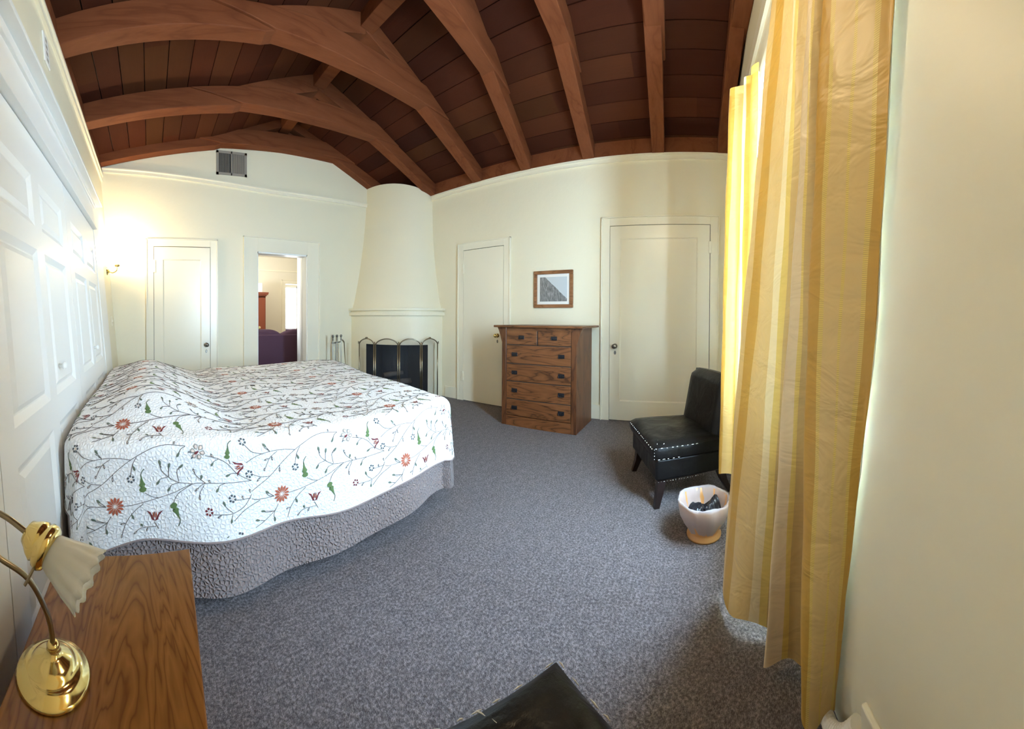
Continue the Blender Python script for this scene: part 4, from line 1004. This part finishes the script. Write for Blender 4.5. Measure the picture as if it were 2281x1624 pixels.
# ------------------------------------------------------------------ living room seen through the doorway
LZ_ = 2.70
b = MB(); b.box((-.9, 4.59, LZ_), (6.4, 11, LZ_ + .05)); struct(b.build('ceiling.001', M['livwall']), 'flat cream ceiling of the living room', 'ceiling')
b = MB()
for x0, x1, z0, z1 in ((-.9, 3.44, 0, LZ_), (4.30, 6.4, 0, LZ_), (3.44, 4.30, 2.03, LZ_)): b.box((x0, 8.30, z0), (x1, 8.45, z1))
struct(b.build('wall_far', M['livwall']), 'cream far wall of the living room behind the sofa', 'wall')
b = MB(); b.box((-.95, 4.59, 0), (-.85, 11, LZ_)); struct(b.build('wall_far_left', M['livwall']), 'cream left wall of the living room', 'wall')
b = MB(); b.box((6.35, 4.0, 0), (6.45, 11, LZ_)); b.box((3.9, 4.47, 0), (6.4, 4.59, LZ_)); struct(b.build('wall_far_right', M['livwall']), 'cream right wall of the living room', 'wall')
b = MB(); b.prism([(2.215, 4.60), (2.26, 4.60), (2.50, 5.36), (2.45, 5.38)], 2, 0, LZ_); struct(b.build('wall_hall', M['white']), 'white hall wall just inside the open doorway', 'wall')
b = MB()
for x0, x1, z0, z1 in ((-.9, 4.05, 0, LZ_), (5.6, 6.4, 0, LZ_), (4.05, 5.6, 0, .75), (4.05, 5.6, 2.2, LZ_)): b.box((x0, 10.6, z0), (x1, 10.7, z1))
struct(b.build('wall_far_end', M['livwall']), 'cream wall with the bright far window', 'wall')
d = thing('door_6', 'cream doorway in the far wall of the living room', 'doorway', (3.87, 8.3, 0), kind='structure')
q = MB(); casing(q, 0, 3.44, 4.30, 2.03, .09, 8.30, .022, -1); q.build('door_casing', M['paint'], d)
d = thing('window_2', 'bright window at the end of the far room', 'window', (4.8, 10.6, .75), kind='structure')
q = MB()
for x0, x1, z0, z1 in ((4.05, 4.10, .75, 2.2), (5.55, 5.6, .75, 2.2), (4.05, 5.6, .75, .8), (4.05, 5.6, 2.15, 2.2), (4.80, 4.84, .75, 2.2)): q.box((x0, 10.60, z0), (x1, 10.66, z1))
q.build('window_frame', M['white'], d); q = MB(); q.box((4.05, 10.64, .75), (5.6, 10.644, 2.2)); q.build('window_pane', M['glass'], d)
b = MB(); b.box((-.85, 8.28, 2.34), (6.3, 8.30, 2.375)); struct(b.build('trim_7', M['paint']), 'cream picture rail in the living room', 'trim')
# sofa, back towards us
so = thing('sofa', 'plum upholstered sofa seen from behind through the open doorway', 'sofa', (2.2, 5.9, 0))
q = MB(); q.box((.75, 5.60, .08), (3.3, 5.80, .86), bev=.02); q.build('sofa_back', M['purple'], so)
for x0, x1 in ((.76, 1.50), (1.51, 2.275), (2.285, 3.28)):
    q = MB(); nn = 16; rows = []
    for i in range(nn + 1):
        s = i / nn; hgt = .865 + .085 * (1 - abs(2 * s - 1) ** 4); rows.append([(x0 + (x1 - x0) * s, 5.62 + .10 * (1 - math.cos(a)) / 1 + .02, .84 + (hgt - .84) * math.sin(a)) for a in [PI * k / 10 for k in range(11)]])
    q.grid(rows); q.build('back_cushion', M['purple'], so, smooth=True)
q = MB(); q.box((.75, 5.80, .08), (3.3, 6.45, .45), bev=.03); q.build('sofa_seat', M['purple'], so)
for x in (.62, 3.30):
    q = MB(); q.box((x, 5.60, .08), (x + .14, 6.45, .62), bev=.03); q.build('armrest', M['purple'], so)
for x, y in ((.7, 5.66), (3.36, 5.66), (.7, 6.38), (3.36, 6.38)):
    q = MB(); q.tube([(x, y, 0), (x, y, .08)], .025, 10); q.build('leg', M['leg'], so)
# cabinet
cb = thing('tall_cabinet', 'cherry wood cabinet with a cornice against the far living room wall', 'cabinet', (2.55, 8.0, 0))
q = MB(); q.box((2.20, 7.85, .06), (2.74, 8.27, 1.66)); q.build('cabinet_body', M['cherry'], cb)
q = MB(); q.box((2.18, 7.83, 0), (2.76, 8.28, .08)); q.build('cabinet_plinth', M['cherry'], cb)
q = MB()
for i, (o_, z) in enumerate(((.0, 1.64), (.02, 1.67), (.05, 1.70), (.06, 1.73))): q.box((2.20 - o_, 7.85 - o_, z), (2.74 + o_, 8.27, z + .032))
q.build('cornice', M['cherry'], cb)
for x in (2.22, 2.48):
    q = MB(); q.box((x, 7.838, .12), (x + .24, 7.85, 1.60), bev=.003); o = q.build('cabinet_door', M['cherry'], cb)
q = MB(); q.box((2.52, 7.95, 1.765), (2.70, 8.15, 2.0), bev=.01); tag(q.build('white_box', M['white']), 'white box on top of the cherry cabinet', 'box')
# table with striped cloth in the far room
tb = thing('side_table', 'low table with folded striped blankets in the far room', 'table', (4.35, 9.6, 0))
q = MB(); q.box((3.95, 9.35, .42), (4.95, 9.85, .46)); q.build('table_top', M['cherry'], tb)
for x in (3.99, 4.91):
    for y in (9.39, 9.81): q = MB(); q.box((x - .02, y - .02, 0), (x + .02, y + .02, .42)); q.build('leg', M['cherry'], tb)
for k, (mt, z) in enumerate((('purple', .46), ('mat', .53), ('purple', .60), ('mat', .67), ('purple', .74))):
    q = MB(); q.box((4.0, 9.38, z + .001), (4.85, 9.82, z + .066), bev=.02)
    tag(q.build('folded_blanket', M[mt]), ('dark folded blanket lowest in the far room stack', 'pale folded blanket second from the bottom of the stack', 'dark folded blanket in the middle of the far room stack', 'pale folded blanket second from the top of the stack', 'dark folded blanket topmost of the far room stack')[k], 'blanket', 'folded blankets in the far room')
d = thing('fill_window', 'unseen window added in the left living room wall to brighten the hall wall', 'window', (-.86, 6.6, .9), kind='structure')  # out-of-view window, added to brighten the hall wall in the doorway
q = MB()
for y0, y1, z0, z1 in ((5.9, 5.96, .9, 2.1), (7.24, 7.3, .9, 2.1), (5.96, 7.24, .9, .96), (5.96, 7.24, 2.04, 2.1)): q.box((-.86, y0, z0), (-.82, y1, z1))
q.build('window_frame', M['white'], d); q = MB(); q.box((-.85, 5.96, .96), (-.846, 7.24, 2.04)); q.build('window_pane', emis('glowing_fill_pane', (.85, .93, 1), 3), d)  # pane glows by itself; the wall behind it has no opening
area('hall_wall_fill', (-.80, 6.6, 1.5), (0, -PI / 2, 0), 1.0, 1.2, 45, (.85, .93, 1))  # added fill lamp inside the room, aimed at the hall wall
# living room ceiling lamp
cl = thing('ceiling_lamp', 'round glowing ceiling lamp in the living room', 'ceiling lamp', (2.95, 6.75, 2.62))
q = MB(); q.lathe([(0, .08), (.09, .08), (.10, .06), (.09, .05)], (2.95, 6.75, 2.62), seg=24); q.build('lamp_plate', M['brass'], cl)
q = MB(); q.lathe([(.09, .055), (.15, .045), (.16, .02), (.12, -.02), (0, -.045)], (2.95, 6.75, 2.62), seg=32); q.build('lamp_globe', emis('lit_opal_glass', (1, .95, .85), 6), cl, smooth=True)
l = bpy.data.lights.new('living_light', 'POINT'); l.energy = 16; l.color = (1, .93, .80); l.shadow_soft_size = .12
lo = bpy.data.objects.new('living_light', l); C.objects.link(lo); lo.location = (2.95, 6.75, 2.45)
